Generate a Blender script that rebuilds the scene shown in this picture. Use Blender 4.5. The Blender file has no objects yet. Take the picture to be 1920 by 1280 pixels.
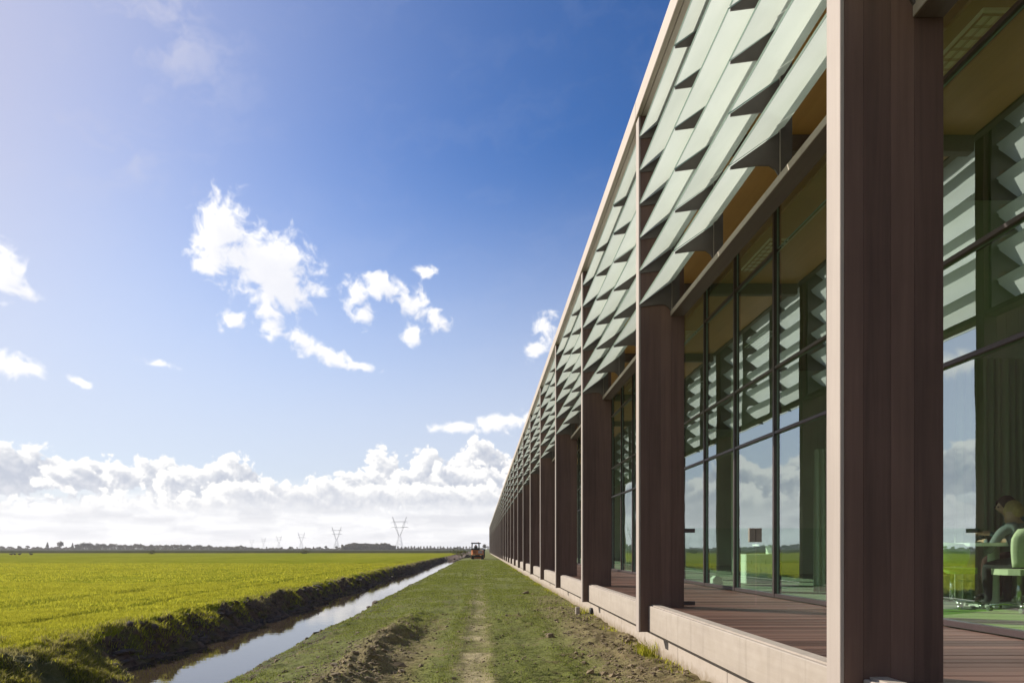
import bpy, math, random
import numpy as np
from mathutils import Vector, Matrix

R = math.radians
random.seed(7)
rng = np.random.default_rng(7)
scene = bpy.context.scene
col = scene.collection

# ------------------------------------------------------------------ camera
EYE = 1.35
cam_d = bpy.data.cameras.new('camera')
cam = bpy.data.objects.new('camera', cam_d)
col.objects.link(cam)
cam.location = (0, 0, EYE)
cam.rotation_euler = (R(90), 0, 0)
cam_d.sensor_width = 36.0
cam_d.lens = 24.0
cam_d.shift_x = (960 - 903.5) / 1920
cam_d.shift_y = (1028 - 640) / 1920
cam_d.clip_start = 0.05
cam_d.clip_end = 20000
scene.camera = cam

# ------------------------------------------------------------------ render, exposure
scene.render.engine = 'CYCLES'
scene.view_settings.view_transform = 'Standard'
scene.view_settings.look = 'None'
scene.view_settings.exposure = 0.8
scene.view_settings.gamma = 1.0
scene.view_settings.use_curve_mapping = False
scene.cycles.max_bounces = 10
scene.cycles.transparent_max_bounces = 24
scene.cycles.transmission_bounces = 8
scene.cycles.sample_clamp_indirect = 6.0
scene.cycles.use_denoising = True

# ------------------------------------------------------------------ sun
SUN_TRAVEL = Vector((1.0, -0.6, -0.63)).normalized()
TO_SUN = -SUN_TRAVEL
SUN_EL = math.asin(TO_SUN.z)
SUN_AZ = math.atan2(TO_SUN.x, TO_SUN.y)
sun_d = bpy.data.lights.new('sun', 'SUN')
sun_d.energy = 4.4
sun_d.angle = R(0.5)
sun_d.color = (1.0, 0.93, 0.82)
sun = bpy.data.objects.new('sun', sun_d)
col.objects.link(sun)
sun.rotation_euler = SUN_TRAVEL.to_track_quat('-Z', 'Y').to_euler()
sun.location = (-30, 20, 40)

# ------------------------------------------------------------------ world: Nishita sky and clouds by direction
world = bpy.data.worlds.new('World')
scene.world = world
world.use_nodes = True
wt = world.node_tree
wt.nodes.clear()


class Nodes:
    """small arithmetic helper for node trees"""
    def __init__(self, tree):
        self.t = tree

    def new(self, kind, **kw):
        n = self.t.nodes.new(kind)
        for k, v in kw.items():
            setattr(n, k, v)
        return n

    def put(self, sock, v):
        if isinstance(v, bpy.types.NodeSocket):
            self.t.links.new(v, sock)
        else:
            sock.default_value = v

    def m(self, op, a, b=None, c=None, clamp=False):
        n = self.new('ShaderNodeMath', operation=op, use_clamp=clamp)
        self.put(n.inputs[0], a)
        if b is not None:
            self.put(n.inputs[1], b)
        if c is not None:
            self.put(n.inputs[2], c)
        return n.outputs[0]

    def vm(self, op, a, b=None, scale=None):
        n = self.new('ShaderNodeVectorMath', operation=op)
        self.put(n.inputs[0], a)
        if b is not None:
            self.put(n.inputs[1], b)
        if scale is not None:
            self.put(n.inputs['Scale'], scale)
        return n.outputs[1] if op in ('DOT_PRODUCT', 'LENGTH', 'DISTANCE') else n.outputs[0]

    def noise(self, vec, scale, detail=4, rough=0.55, distort=0.0, w=None):
        n = self.new('ShaderNodeTexNoise')
        if vec is not None:
            self.put(n.inputs['Vector'], vec)
        self.put(n.inputs['Scale'], scale)
        self.put(n.inputs['Detail'], detail)
        self.put(n.inputs['Roughness'], rough)
        self.put(n.inputs['Distortion'], distort)
        return n.outputs['Fac']

    def ramp(self, fac, stops, interp='LINEAR'):
        n = self.new('ShaderNodeValToRGB')
        n.color_ramp.interpolation = interp
        e = n.color_ramp.elements
        while len(e) < len(stops):
            e.new(0.5)
        for el, (p, c) in zip(e, stops):
            el.position = p
            el.color = (c[0], c[1], c[2], 1) if len(c) == 3 else c
        self.put(n.inputs[0], fac)
        return n.outputs[0]

    def mix(self, fac, a, b, blend='MIX'):
        n = self.new('ShaderNodeMix', data_type='RGBA', blend_type=blend)
        self.put(n.inputs[0], fac)
        for sock, v in ((n.inputs[6], a), (n.inputs[7], b)):
            if isinstance(v, tuple) and len(v) == 3:
                v = (*v, 1)
            self.put(sock, v)
        return n.outputs[2]

    def smooth(self, x, lo, hi):
        n = self.new('ShaderNodeMapRange', interpolation_type='SMOOTHSTEP')
        self.put(n.inputs[0], x)
        self.put(n.inputs[1], lo)
        self.put(n.inputs[2], hi)
        return n.outputs[0]

    def lin(self, x, lo, hi, a=0.0, b=1.0):
        n = self.new('ShaderNodeMapRange')
        self.put(n.inputs[0], x)
        self.put(n.inputs[1], lo)
        self.put(n.inputs[2], hi)
        self.put(n.inputs[3], a)
        self.put(n.inputs[4], b)
        return n.outputs[0]

    def xyz(self, v):
        n = self.new('ShaderNodeSeparateXYZ')
        self.put(n.inputs[0], v)
        return n.outputs

    def vec(self, x, y, z):
        n = self.new('ShaderNodeCombineXYZ')
        for s, v in zip(n.inputs, (x, y, z)):
            self.put(s, v)
        return n.outputs[0]


# ---- clouds: heights of vapour by compass direction, lit by marching towards the sun
def perlin(x, y, s):
    x0, y0 = np.floor(x).astype(np.int32), np.floor(y).astype(np.int32)
    fx, fy = (x - x0).astype(np.float32), (y - y0).astype(np.float32)
    u, v = fx * fx * fx * (fx * (fx * 6 - 15) + 10), fy * fy * fy * (fy * (fy * 6 - 15) + 10)

    def g(ix, iy, dx, dy):
        a = GRAD[(PERM[(ix + s * 37) & 1023] + iy) & 1023]
        return GX[a] * dx + GY[a] * dy
    n00, n10 = g(x0, y0, fx, fy), g(x0 + 1, y0, fx - 1, fy)
    n01, n11 = g(x0, y0 + 1, fx, fy - 1), g(x0 + 1, y0 + 1, fx - 1, fy - 1)
    a = n00 + u * (n10 - n00)
    return a + v * (n01 + u * (n11 - n01) - a)


_r = np.random.default_rng(11)
PERM = _r.permutation(1024).astype(np.int32)
GRAD = _r.integers(0, 256, 1024).astype(np.int32)
_t = np.linspace(0, 2 * np.pi, 256, endpoint=False)
GX, GY = (np.cos(_t) * 1.4).astype(np.float32), (np.sin(_t) * 1.4).astype(np.float32)


def pfbm(x, y, s, octv, gain=0.5, billow=False):
    t, a = 0.0, 1.0
    for i in range(octv):
        p = perlin(x * 2.03 ** i + 5.2 * i, y * 2.03 ** i - 3.7 * i, s + i)
        t = t + a * ((np.abs(p) * 2.2 - 0.55) if billow else p)
        a *= gain
    return t


def ss(x, a, b):
    t = np.clip((x - a) / (b - a), 0, 1)
    return t * t * (3 - 2 * t)


def shift(a, dx, dy):
    """value found dx columns and dy rows further on"""
    return np.roll(np.roll(a, -dx, 1), -dy, 0)


# lone clouds: (direction as photo-measured px, half sizes, tilt, weight)
PUFFS = [
    (415, 425, 44, 50, 15, 1.0), (408, 470, 46, 40, 0, .95), (445, 480, 48, 32, 10, .9), (505, 500, 76, 56, 15, 1.15), (525, 530, 62, 50, 10, 1.1),
    (545, 490, 44, 36, 25, .9), (385, 500, 28, 16, 10, .8), (440, 602, 36, 18, -5, .85), (500, 585, 30, 20, 0, .75), (510, 612, 26, 22, 0, .85),
    (665, 550, 24, 34, -25, .85), (682, 585, 24, 28, -30, .75), (718, 535, 36, 24, 30, .95), (765, 562, 50, 26, 30, .9), (822, 600, 30, 20, 35, .8), (775, 628, 20, 20, 10, .85),
    (798, 508, 36, 11, 5, .55), (575, 645, 44, 20, 20, .9), (620, 668, 50, 16, 18, .8), (668, 686, 44, 9, 6, .7),
    (1022, 620, 24, 30, 20, .8), (1000, 655, 24, 28, 20, .8), (5, 505, 34, 42, 0, 1.0), (30, 545, 50, 14, 5, .8), (25, 685, 66, 20, 5, .95), (150, 718, 34, 9, 20, .5),
    (860, 800, 60, 11, -3, .95), (940, 792, 62, 15, -5, 1.0), (300, 680, 50, 12, 10, .35)]
# heaped bank near the horizon
LUMPS = [
    (0, 868, 60, 36), (40, 882, 50, 36), (95, 888, 50, 26), (140, 895, 50, 24), (190, 888, 46, 26), (225, 895, 40, 22), (300, 892, 50, 30), (345, 905, 50, 26),
    (390, 905, 40, 20), (425, 893, 38, 30), (455, 905, 30, 36), (440, 925, 60, 26), (500, 925, 30, 22), (530, 930, 34, 22), (575, 935, 40, 18), (610, 915, 34, 22), (650, 910, 34, 22),
    (690, 905, 34, 22), (712, 872, 26, 28), (728, 882, 24, 30), (765, 900, 34, 22), (790, 880, 28, 34), (805, 870, 20, 22), (840, 895, 36, 26), (880, 870, 38, 30), (898, 845, 26, 22), (925, 875, 30, 26), (905, 905, 70, 30),
    (970, 880, 40, 20), (760, 930, 90, 24), (660, 935, 80, 20), (870, 935, 90, 26), (1010, 915, 60, 40), (1100, 905, 70, 46), (1200, 915, 80, 40), (1330, 890, 90, 60), (1450, 915, 80, 44),
    (-60, 890, 70, 40), (-150, 880, 60, 60), (-240, 905, 90, 44), (-340, 885, 80, 60), (-460, 900, 90, 60), (-600, 880, 110, 80), (-800, 890, 140, 90)]


def dirpx(px, py):
    u, v = (px - 903.5) / 1280, (1028 - py) / 1280
    a = math.atan(u)
    return a, math.atan(v * math.cos(a))


CL_W, CL_H, CL_EL = 4608, 640, 50.0     # full circle, 0 to 50 degrees up


def cloud_layers():
    """rgba: radiance and cover"""
    step = 2 * np.pi / CL_W
    el1 = (np.arange(CL_H) + 0.5) / CL_H * math.radians(CL_EL)

    def compute(c0, c1, sub):
        az = (-np.pi + (np.arange(c0, c1, sub) + 0.5) * step).astype(np.float32)
        el = el1[::sub].astype(np.float32)
        A, E = np.meshgrid(az, el)
        Ad, Ed = A * 22.3, E * 22.3          # about 57 photo px per unit
        wx = 0.22 * pfbm(Ad * 1.1, Ed * 1.1, 3, 3)
        wy = 0.22 * pfbm(Ad * 1.1 + 9, Ed * 1.1, 5, 3)
        fl = pfbm((Ad + wx) * 1.0, (Ed + wy) * 1.25, 7, 7, 0.56)
        bl = pfbm((Ad + wx * .5) * 1.5, (Ed + wy * .5) * 1.6, 21, 6, 0.55, True)

        def blob(cx, cy, rx, ry, tilt):
            a, e = dirpx(cx, cy)
            t = -math.radians(tilt)
            ca, sa = math.cos(t), math.sin(t)
            k = 1280 * (1 if abs(a) > .9 else math.cos(a) ** -1.0)
            da, de = (A - a) * k, (E - e) * k
            p, q = (da * ca + de * sa) / rx, (-da * sa + de * ca) / ry
            return 1 - np.sqrt(p * p + q * q)

        f = np.full_like(A, -3.0)
        for cx, cy, rx, ry, tl, w in PUFFS:
            b = blob(cx, cy, rx * 1.22, ry * 1.22, tl) - (1 - w) * .6
            f = np.maximum(f, b)
        side = ss(np.abs(A), 0.85, 1.2)
        wild = pfbm(Ad * 0.28 + 3, Ed * 0.5, 40, 4) * 2.6 - 0.75 - 4 * (1 - side)
        f = np.maximum(f, np.minimum(wild, 0.6))
        fw = pfbm((Ad + wx) * 2.3 + 1, (Ed + wy) * 2.6, 90, 6, 0.6)
        small_d = np.clip(f * 1.25 + fl * .36 + fw * .36 + bl * .12 - .13, -1, 1.2)
        small = ss(small_d, -0.16, 0.70) ** 1.05
        thick_s = np.clip(small_d, 0, 1.2)
        layers = []
        for n, (lo, hi_) in enumerate(((0, 893), (893, 912), (912, 2000))):
            g = np.full_like(A, -3.0)
            for cx, cy, rx, ry in LUMPS:
                if lo <= cy < hi_:
                    g = np.maximum(g, blob(cx, cy, rx * 1.15, ry * 1.2, 0))
            if n == 0:
                top = 0.070 + 0.03 * perlin(Ad * .25 + 4, Ad * 0 + .5, 55)
                g = np.maximum(g, np.minimum((top - E) * 22 - .1, .5))
                g = np.maximum(g, np.minimum((0.105 + .07 * perlin(Ad * .2, Ad * 0 + 2.5, 56) - E) * 22, .6) - 4 * (1 - side))
            if n == 2:
                top = 0.078 + 0.022 * perlin(Ad * .55 + 1, Ad * 0 + .5, 57)
                g = np.maximum(g, np.minimum((top - E) * 24 - .1, .5))
            bn = bl if n == 0 else pfbm((Ad + wx * .5) * 1.7 + 31 * n, (Ed + wy * .5) * 1.9 + 11 * n, 21 + 9 * n, 6, .55, True)
            d_ = g * 1.15 + bn * .40 + fl * .16 + .04
            layers.append((ss(d_, 0.0, 0.2), np.clip(d_, 0, .9), bn))
        bank, thick_b = layers, None
        flat = pfbm(Ad * .45 + wx, Ed * 2.6, 70, 6, .55)
        cir = pfbm(Ad * .33 + Ed * .25 + wx * .8, Ed * .85 - Ad * .2 + wy, 80, 7, .62)
        return A, E, small, thick_s, bank, thick_b, flat, cir, fl, bl

    def shade(A, E, small, ts, bank, tb, flat, cir, fl, bl, sub):
        # towards the sun: up and to the left
        d = max(1, 5 // sub)
        od_s = np.zeros_like(A)
        cbs = []
        for i, wgt in ((1, 1.0), (2, 1.0), (3, .9), (4, .8), (6, .9), (8, .9)):
            od_s += wgt * shift(ts, int(-d * i * .6), int(d * i * .7))
        low = ss(E, .062, .095)
        for n, (cov, tb_, bn) in enumerate(bank):
            od = np.zeros_like(A)
            for i, wgt in ((1, 1.0), (2, 1.0), (3, .9), (4, .8), (6, .9), (8, .7)):
                od += wgt * shift(tb_ * (.5 + 1.0 * np.clip(bn + .3, 0, 1)), int(-d * i * .75), int(d * i * .62))
            k = np.clip(np.exp(-1.25 * od) * 1.5 + .22 * bn + .05 * fl + (.04, .10, .16)[n], 0, 1)[..., None]
            dk = np.array([.53, .57, .67]) if n < 2 else np.array([.61, .64, .72])
            cbs.append((cov, dk * (1 - k) + np.array([1.06, 1.045, 1.02]) * k))
        base = 0
        ls = np.exp(-0.5 * np.maximum(od_s - .6, 0))
        # low rows: pale, less contrast
        pale = np.array([.93, .93, .95]) + np.clip(flat, -.6, .6)[..., None] * np.array([.24, .23, .20])
        m = (ss(E, .075, .035) * .95)[..., None]
        ks = np.clip(ls + .1 * fl, 0, 1)[..., None]
        cs = np.array([.86, .87, .93]) * (1 - ks) + np.array([1.12, 1.1, 1.08]) * ks
        side = ss(np.abs(A), .85, 1.2)
        spot = np.exp(-(((A - dirpx(290, 60)[0]) * 1280 / 110) ** 2 + ((E - dirpx(290, 60)[1]) * 1280 / 75) ** 2)) + .8 * np.exp(-(((A - dirpx(120, 262)[0]) * 1280 / 170) ** 2 + ((E - dirpx(120, 262)[1]) * 1280 / 40) ** 2))
        veil = np.clip(ss(cir, -.2, 1.1) * (.03 + .55 * np.clip(spot, 0, 1) + .3 * side) * ss(E, .12, .3), 0, 1)
        ca = np.cos(E) * (np.sin(A) * TO_SUN[0] + np.cos(A) * TO_SUN[1]) + np.sin(E) * TO_SUN[2]
        ang = np.degrees(np.arccos(np.clip(ca, -1, 1)))
        glow = .90 * np.exp(-(np.maximum(ang - 10, 0) / 25) ** 2)
        hz = ss(E, .55, .08) * .86
        col_ = np.ones(A.shape + (3,)) * np.array([.80, .81, .90])
        al = veil
        # composite over each other, front last
        def over(c0, a0, c1, a1):
            a = a1 + a0 * (1 - a1)
            c = (c1 * a1[..., None] + c0 * (a0 * (1 - a1))[..., None]) / np.maximum(a, 1e-4)[..., None]
            return c, a
        col_, al = over(col_, al, np.ones_like(col_) * np.array([.545, .535, .685]), 1.1 * glow * ss(E, 0, .2))
        col_, al = over(col_, al, np.ones_like(col_) * np.array([.675, .705, .80]), hz)
        lowa = ss(E, .105, .05) * np.clip(.86 + flat * .5, 0, .97)
        col_, al = over(col_, al, pale, lowa)
        for cov, cb in cbs:
            col_, al = over(col_, al, cb * (1 - m) + pale * m, cov * .98)
        col_, al = over(col_, al, cs, small * .98)
        return np.concatenate([col_, al[..., None]], -1).astype(np.float32)

    img = np.zeros((CL_H, CL_W, 4), np.float32)
    lowres = shade(*compute(0, CL_W, 4), 4)
    img[:] = np.repeat(np.repeat(lowres, 4, 0), 4, 1)[:CL_H, :CL_W]
    c0, c1 = CL_W // 2 - int(math.radians(62) / step), CL_W // 2 + int(math.radians(42) / step)
    hi = shade(*compute(c0, c1, 1), 1)
    w = np.minimum(np.clip(np.arange(c1 - c0) / 60.0, 0, 1), np.clip((c1 - c0 - 1 - np.arange(c1 - c0)) / 60.0, 0, 1))[None, :, None]
    img[:, c0:c1] = img[:, c0:c1] * (1 - w) + hi * w
    return img


SKY_STRENGTH = 0.085
CLOUD_GAIN = 0.60


def build_world():
    W = Nodes(wt)
    wdir = W.new('ShaderNodeTexCoord').outputs['Generated']
    sky = W.new('ShaderNodeTexSky', sky_type='NISHITA')
    sky.sun_disc = False
    sky.sun_elevation = SUN_EL
    sky.sun_rotation = SUN_AZ
    sky.air_density = 1.0
    sky.dust_density = 0.8
    sky.ozone_density = 3.0
    hs = W.new('ShaderNodeHueSaturation')
    W.put(hs.inputs['Color'], sky.outputs[0])
    W.put(hs.inputs['Saturation'], 1.12)
    gm_ = W.new('ShaderNodeGamma')
    W.put(gm_.inputs[0], W.vm('SCALE', hs.outputs[0], scale=SKY_STRENGTH / 0.36))
    W.put(gm_.inputs[1], 1.38)
    deep = W.vm('SCALE', gm_.outputs[0], scale=0.36 / SKY_STRENGTH)
    arr = cloud_layers()
    im = bpy.data.images.new('cloud_cover', CL_W, CL_H, alpha=True, float_buffer=True, is_data=True)
    im.pixels.foreach_set(arr.ravel())
    im.update()
    im.pack()
    x, y, z = W.xyz(wdir)
    u = W.m('MULTIPLY_ADD', W.m('ARCTAN2', x, y), 1 / (2 * math.pi), 0.5)
    el = W.m('ARCSINE', z)
    v = W.m('DIVIDE', el, math.radians(CL_EL))
    tx = W.new('ShaderNodeTexImage', image=im, interpolation='Linear', extension='EXTEND')
    W.put(tx.inputs[0], W.vec(u, v, 0.0))
    a = W.m('MULTIPLY', tx.outputs['Alpha'], W.smooth(el, math.radians(CL_EL - 1), math.radians(CL_EL - 7)))
    c = W.mix(a, W.vm('MULTIPLY', deep, (.60, .82, .95)), W.vm('SCALE', tx.outputs['Color'], scale=CLOUD_GAIN / SKY_STRENGTH))
    bg = W.new('ShaderNodeBackground')
    W.put(bg.inputs[0], c)
    bg.inputs[1].default_value = SKY_STRENGTH
    out = W.new('ShaderNodeOutputWorld')
    wt.links.new(bg.outputs[0], out.inputs[0])


build_world()

# ================================================================== helpers
def link(o, parent=None):
    col.objects.link(o)
    if parent is not None:
        o.parent = parent
    return o


def tag(o, label=None, cat=None, group=None, kind=None):
    for k, v in (('label', label), ('category', cat), ('group', group), ('kind', kind)):
        if v:
            o[k] = v
    return o


def empty(name, loc=(0, 0, 0), rz=0.0, parent=None):
    o = bpy.data.objects.new(name, None)
    o.location = loc
    o.rotation_euler = (0, 0, rz)
    o.empty_display_size = 0.1
    return link(o, parent)


class MB:
    """collects shapes for one mesh"""
    def __init__(self):
        self.v, self.f, self.mi, self.sm = [], [], [], []

    def add(self, verts, faces, mi=0, smooth=False):
        b = len(self.v)
        self.v += [tuple(p) for p in verts]
        for f in faces:
            self.f.append(tuple(i + b for i in f))
            self.mi.append(mi)
            self.sm.append(smooth)
        return self

    def box(self, x0, x1, y0, y1, z0, z1, mi=0, face_mi=None):
        """face order: bottom, top, -y, +x, +y, -x"""
        v = [(x0, y0, z0), (x1, y0, z0), (x1, y1, z0), (x0, y1, z0), (x0, y0, z1), (x1, y0, z1), (x1, y1, z1), (x0, y1, z1)]
        f = [(0, 3, 2, 1), (4, 5, 6, 7), (0, 1, 5, 4), (1, 2, 6, 5), (2, 3, 7, 6), (3, 0, 4, 7)]
        b = len(self.v)
        self.v += v
        for i, q in enumerate(f):
            self.f.append(tuple(k + b for k in q))
            self.mi.append(face_mi[i] if face_mi else mi)
            self.sm.append(False)
        return self

    def bbox(self, x0, x1, y0, y1, z0, z1, c=0.01, mi=0):
        """box with chamfered edges (superset of verts: 24)"""
        P = []
        for sx in (0, 1):
            for sy in (0, 1):
                for sz in (0, 1):
                    X = (x0, x1)[sx]; Y = (y0, y1)[sy]; Z = (z0, z1)[sz]
                    dx = c if sx == 0 else -c; dy = c if sy == 0 else -c; dz = c if sz == 0 else -c
                    P += [(X, Y + dy, Z + dz), (X + dx, Y, Z + dz), (X + dx, Y + dy, Z)]
        idx = lambda sx, sy, sz, a: (sx * 4 + sy * 2 + sz) * 3 + a
        F = []
        for s in (0, 1):
            F.append([idx(s, 0, 0, 0), idx(s, 0, 1, 0), idx(s, 1, 1, 0), idx(s, 1, 0, 0)][::(1 if s == 0 else -1)])
            F.append([idx(0, s, 0, 1), idx(1, s, 0, 1), idx(1, s, 1, 1), idx(0, s, 1, 1)][::(1 if s == 0 else -1)])
            F.append([idx(0, 0, s, 2), idx(0, 1, s, 2), idx(1, 1, s, 2), idx(1, 0, s, 2)][::(1 if s == 0 else -1)])
        for a in (0, 1):
            for b in (0, 1):
                F.append([idx(a, b, 0, 0), idx(a, b, 1, 0), idx(a, b, 1, 1), idx(a, b, 0, 1)])
                F.append([idx(a, 0, b, 0), idx(a, 1, b, 0), idx(a, 1, b, 2), idx(a, 0, b, 2)])
                F.append([idx(0, a, b, 1), idx(1, a, b, 1), idx(1, a, b, 2), idx(0, a, b, 2)])
        for sx in (0, 1):
            for sy in (0, 1):
                for sz in (0, 1):
                    F.append([idx(sx, sy, sz, 0), idx(sx, sy, sz, 1), idx(sx, sy, sz, 2)])
        return self.add(P, F, mi)

    def prism_y(self, poly, y0, y1, mi=0):
        """polygon in the xz plane swept along y"""
        n = len(poly)
        v = [(x, y0, z) for x, z in poly] + [(x, y1, z) for x, z in poly]
        f = [tuple(range(n)), tuple(range(2 * n - 1, n - 1, -1))]
        f += [(i, i + n, (i + 1) % n + n, (i + 1) % n) for i in range(n)]
        return self.add(v, f, mi)

    def prism_x(self, poly, x0, x1, mi=0):
        n = len(poly)
        v = [(x0, y, z) for y, z in poly] + [(x1, y, z) for y, z in poly]
        f = [tuple(range(n)), tuple(range(2 * n - 1, n - 1, -1))]
        f += [(i, i + n, (i + 1) % n + n, (i + 1) % n) for i in range(n)]
        return self.add(v, f, mi)

    def prism_z(self, poly, z0, z1, mi=0, smooth=False):
        n = len(poly)
        v = [(x, y, z0) for x, y in poly] + [(x, y, z1) for x, y in poly]
        self.add(v, [tuple(range(n))[::-1], tuple(range(n, 2 * n))], mi)
        return self.add(v, [(i, (i + 1) % n, (i + 1) % n + n, i + n) for i in range(n)], mi, smooth)

    def tube(self, pts, rad, n=8, mi=0, caps=True):
        pts = [Vector(p) for p in pts]
        if not hasattr(rad, '__len__'):
            rad = [rad] * len(pts)
        v, f = [], []
        for i, p in enumerate(pts):
            d = (pts[min(i + 1, len(pts) - 1)] - pts[max(i - 1, 0)]).normalized()
            a = d.orthogonal().normalized() if abs(d.z) > 0.95 else d.cross(Vector((0, 0, 1))).normalized()
            b = d.cross(a)
            for k in range(n):
                t = 2 * math.pi * k / n
                v.append(p + (a * math.cos(t) + b * math.sin(t)) * rad[i])
        for i in range(len(pts) - 1):
            for k in range(n):
                f.append((i * n + k, i * n + (k + 1) % n, (i + 1) * n + (k + 1) % n, (i + 1) * n + k))
        self.add(v, f, mi, True)
        if caps:
            b = len(self.v) - len(v)
            self.f += [tuple(b + k for k in range(n))[::-1], tuple(b + (len(pts) - 1) * n + k for k in range(n))]
            self.mi += [mi, mi]
            self.sm += [False, False]
        return self

    def lathe(self, prof, c=(0, 0, 0), n=20, mi=0):
        v, f = [], []
        for r, z in prof:
            for k in range(n):
                t = 2 * math.pi * k / n
                v.append((c[0] + r * math.cos(t), c[1] + r * math.sin(t), c[2] + z))
        for i in range(len(prof) - 1):
            for k in range(n):
                f.append((i * n + k, i * n + (k + 1) % n, (i + 1) * n + (k + 1) % n, (i + 1) * n + k))
        f.append(tuple(range(n))[::-1])
        f.append(tuple((len(prof) - 1) * n + k for k in range(n)))
        return self.add(v, f, mi, True)

    def mesh(self, name, mats):
        me = bpy.data.meshes.new(name)
        me.from_pydata(self.v, [], self.f)
        for m in (mats if isinstance(mats, (list, tuple)) else [mats]):
            me.materials.append(m)
        me.polygons.foreach_set('material_index', self.mi)
        me.polygons.foreach_set('use_smooth', self.sm)
        me.update()
        return me

    def build(self, name, mats, parent=None, loc=(0, 0, 0)):
        o = bpy.data.objects.new(name, self.mesh(name, mats))
        o.location = loc
        return link(o, parent)


def place(name, me, parent=None, loc=(0, 0, 0), rot=None):
    o = bpy.data.objects.new(name, me)
    o.location = loc
    if rot:
        o.rotation_euler = rot
    return link(o, parent)


def np_mesh(name, verts, faces, mats, smooth=False):
    """verts (n,3) and faces (m,3 or 4) arrays"""
    me = bpy.data.meshes.new(name)
    n, m, k = len(verts), len(faces), faces.shape[1]
    me.vertices.add(n)
    me.vertices.foreach_set('co', np.ascontiguousarray(verts, dtype=np.float32).ravel())
    me.loops.add(m * k)
    me.loops.foreach_set('vertex_index', np.ascontiguousarray(faces, dtype=np.int32).ravel())
    me.polygons.add(m)
    me.polygons.foreach_set('loop_start', np.arange(0, m * k, k, dtype=np.int32))
    me.polygons.foreach_set('use_smooth', np.full(m, smooth, dtype=bool))
    for mt in (mats if isinstance(mats, (list, tuple)) else [mats]):
        me.materials.append(mt)
    me.update(calc_edges=True)
    return me


def set_attr(me, name, vals):
    a = me.attributes.new(name, 'FLOAT', 'POINT')
    a.data.foreach_set('value', np.ascontiguousarray(vals, dtype=np.float32))


def hash2(ix, iy, s):
    h = (ix.astype(np.int64) * 374761393 + iy.astype(np.int64) * 668265263 + s * 1442695041) & 0x7fffffff
    h = ((h ^ (h >> 13)) * 1274126177) & 0x7fffffff
    h = (h ^ (h >> 16)) & 0xffffff
    return h / float(0xffffff)


def vnoise(x, y, s=0):
    x0, y0 = np.floor(x), np.floor(y)
    fx, fy = x - x0, y - y0
    fx = fx * fx * fx * (fx * (fx * 6 - 15) + 10)
    fy = fy * fy * fy * (fy * (fy * 6 - 15) + 10)
    a, b = hash2(x0, y0, s), hash2(x0 + 1, y0, s)
    c, d = hash2(x0, y0 + 1, s), hash2(x0 + 1, y0 + 1, s)
    return (a * (1 - fx) + b * fx) * (1 - fy) + (c * (1 - fx) + d * fx) * fy - 0.5


def fbm(x, y, s=0, octv=4, gain=0.5):
    t, a = 0.0, 1.0
    for i in range(octv):
        t = t + a * vnoise(x * 2 ** i + 17.3 * i, y * 2 ** i - 9.1 * i, s + i)
        a *= gain
    return t


def sstep(x, a, b):
    t = np.clip((x - a) / (b - a), 0, 1)
    return t * t * (3 - 2 * t)


# ------------------------------------------------------------------ materials
def new_mat(name):
    m = bpy.data.materials.new(name)
    m.use_nodes = True
    m.node_tree.nodes.clear()
    N = Nodes(m.node_tree)
    out = N.new('ShaderNodeOutputMaterial')
    return m, N, out


def pbsdf(N, base, rough=0.6, metal=0.0, spec=0.5, normal=None):
    p = N.new('ShaderNodeBsdfPrincipled')
    if isinstance(base, tuple) and len(base) == 3:
        base = (*base, 1)
    N.put(p.inputs['Base Color'], base)
    N.put(p.inputs['Roughness'], rough)
    N.put(p.inputs['Metallic'], metal)
    N.put(p.inputs['Specular IOR Level'], spec)
    if normal is not None:
        N.put(p.inputs['Normal'], normal)
    return p


def bump(N, height, strength=0.3, dist=0.01):
    b = N.new('ShaderNodeBump')
    N.put(b.inputs['Strength'], strength)
    N.put(b.inputs['Distance'], dist)
    N.put(b.inputs['Height'], height)
    return b.outputs[0]


def plain(name, c, rough=0.6, metal=0.0, var=0.12, scale=6.0, spec=0.5, stretch=(1, 1, 1), bmp=0.0):
    m, N, out = new_mat(name)
    pos = N.new('ShaderNodeNewGeometry').outputs['Position']
    v = N.vm('MULTIPLY', pos, stretch)
    n = N.noise(v, scale, 5, 0.6)
    lo = tuple(x * (1 - var) for x in c)
    hi = tuple(min(1, x * (1 + var)) for x in c)
    cc = N.ramp(n, [(0.3, lo), (0.7, hi)])
    nr = bump(N, n, bmp, 0.01) if bmp else None
    p = pbsdf(N, cc, rough, metal, spec, nr)
    m.node_tree.links.new(p.outputs[0], out.inputs[0])
    return m


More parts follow.
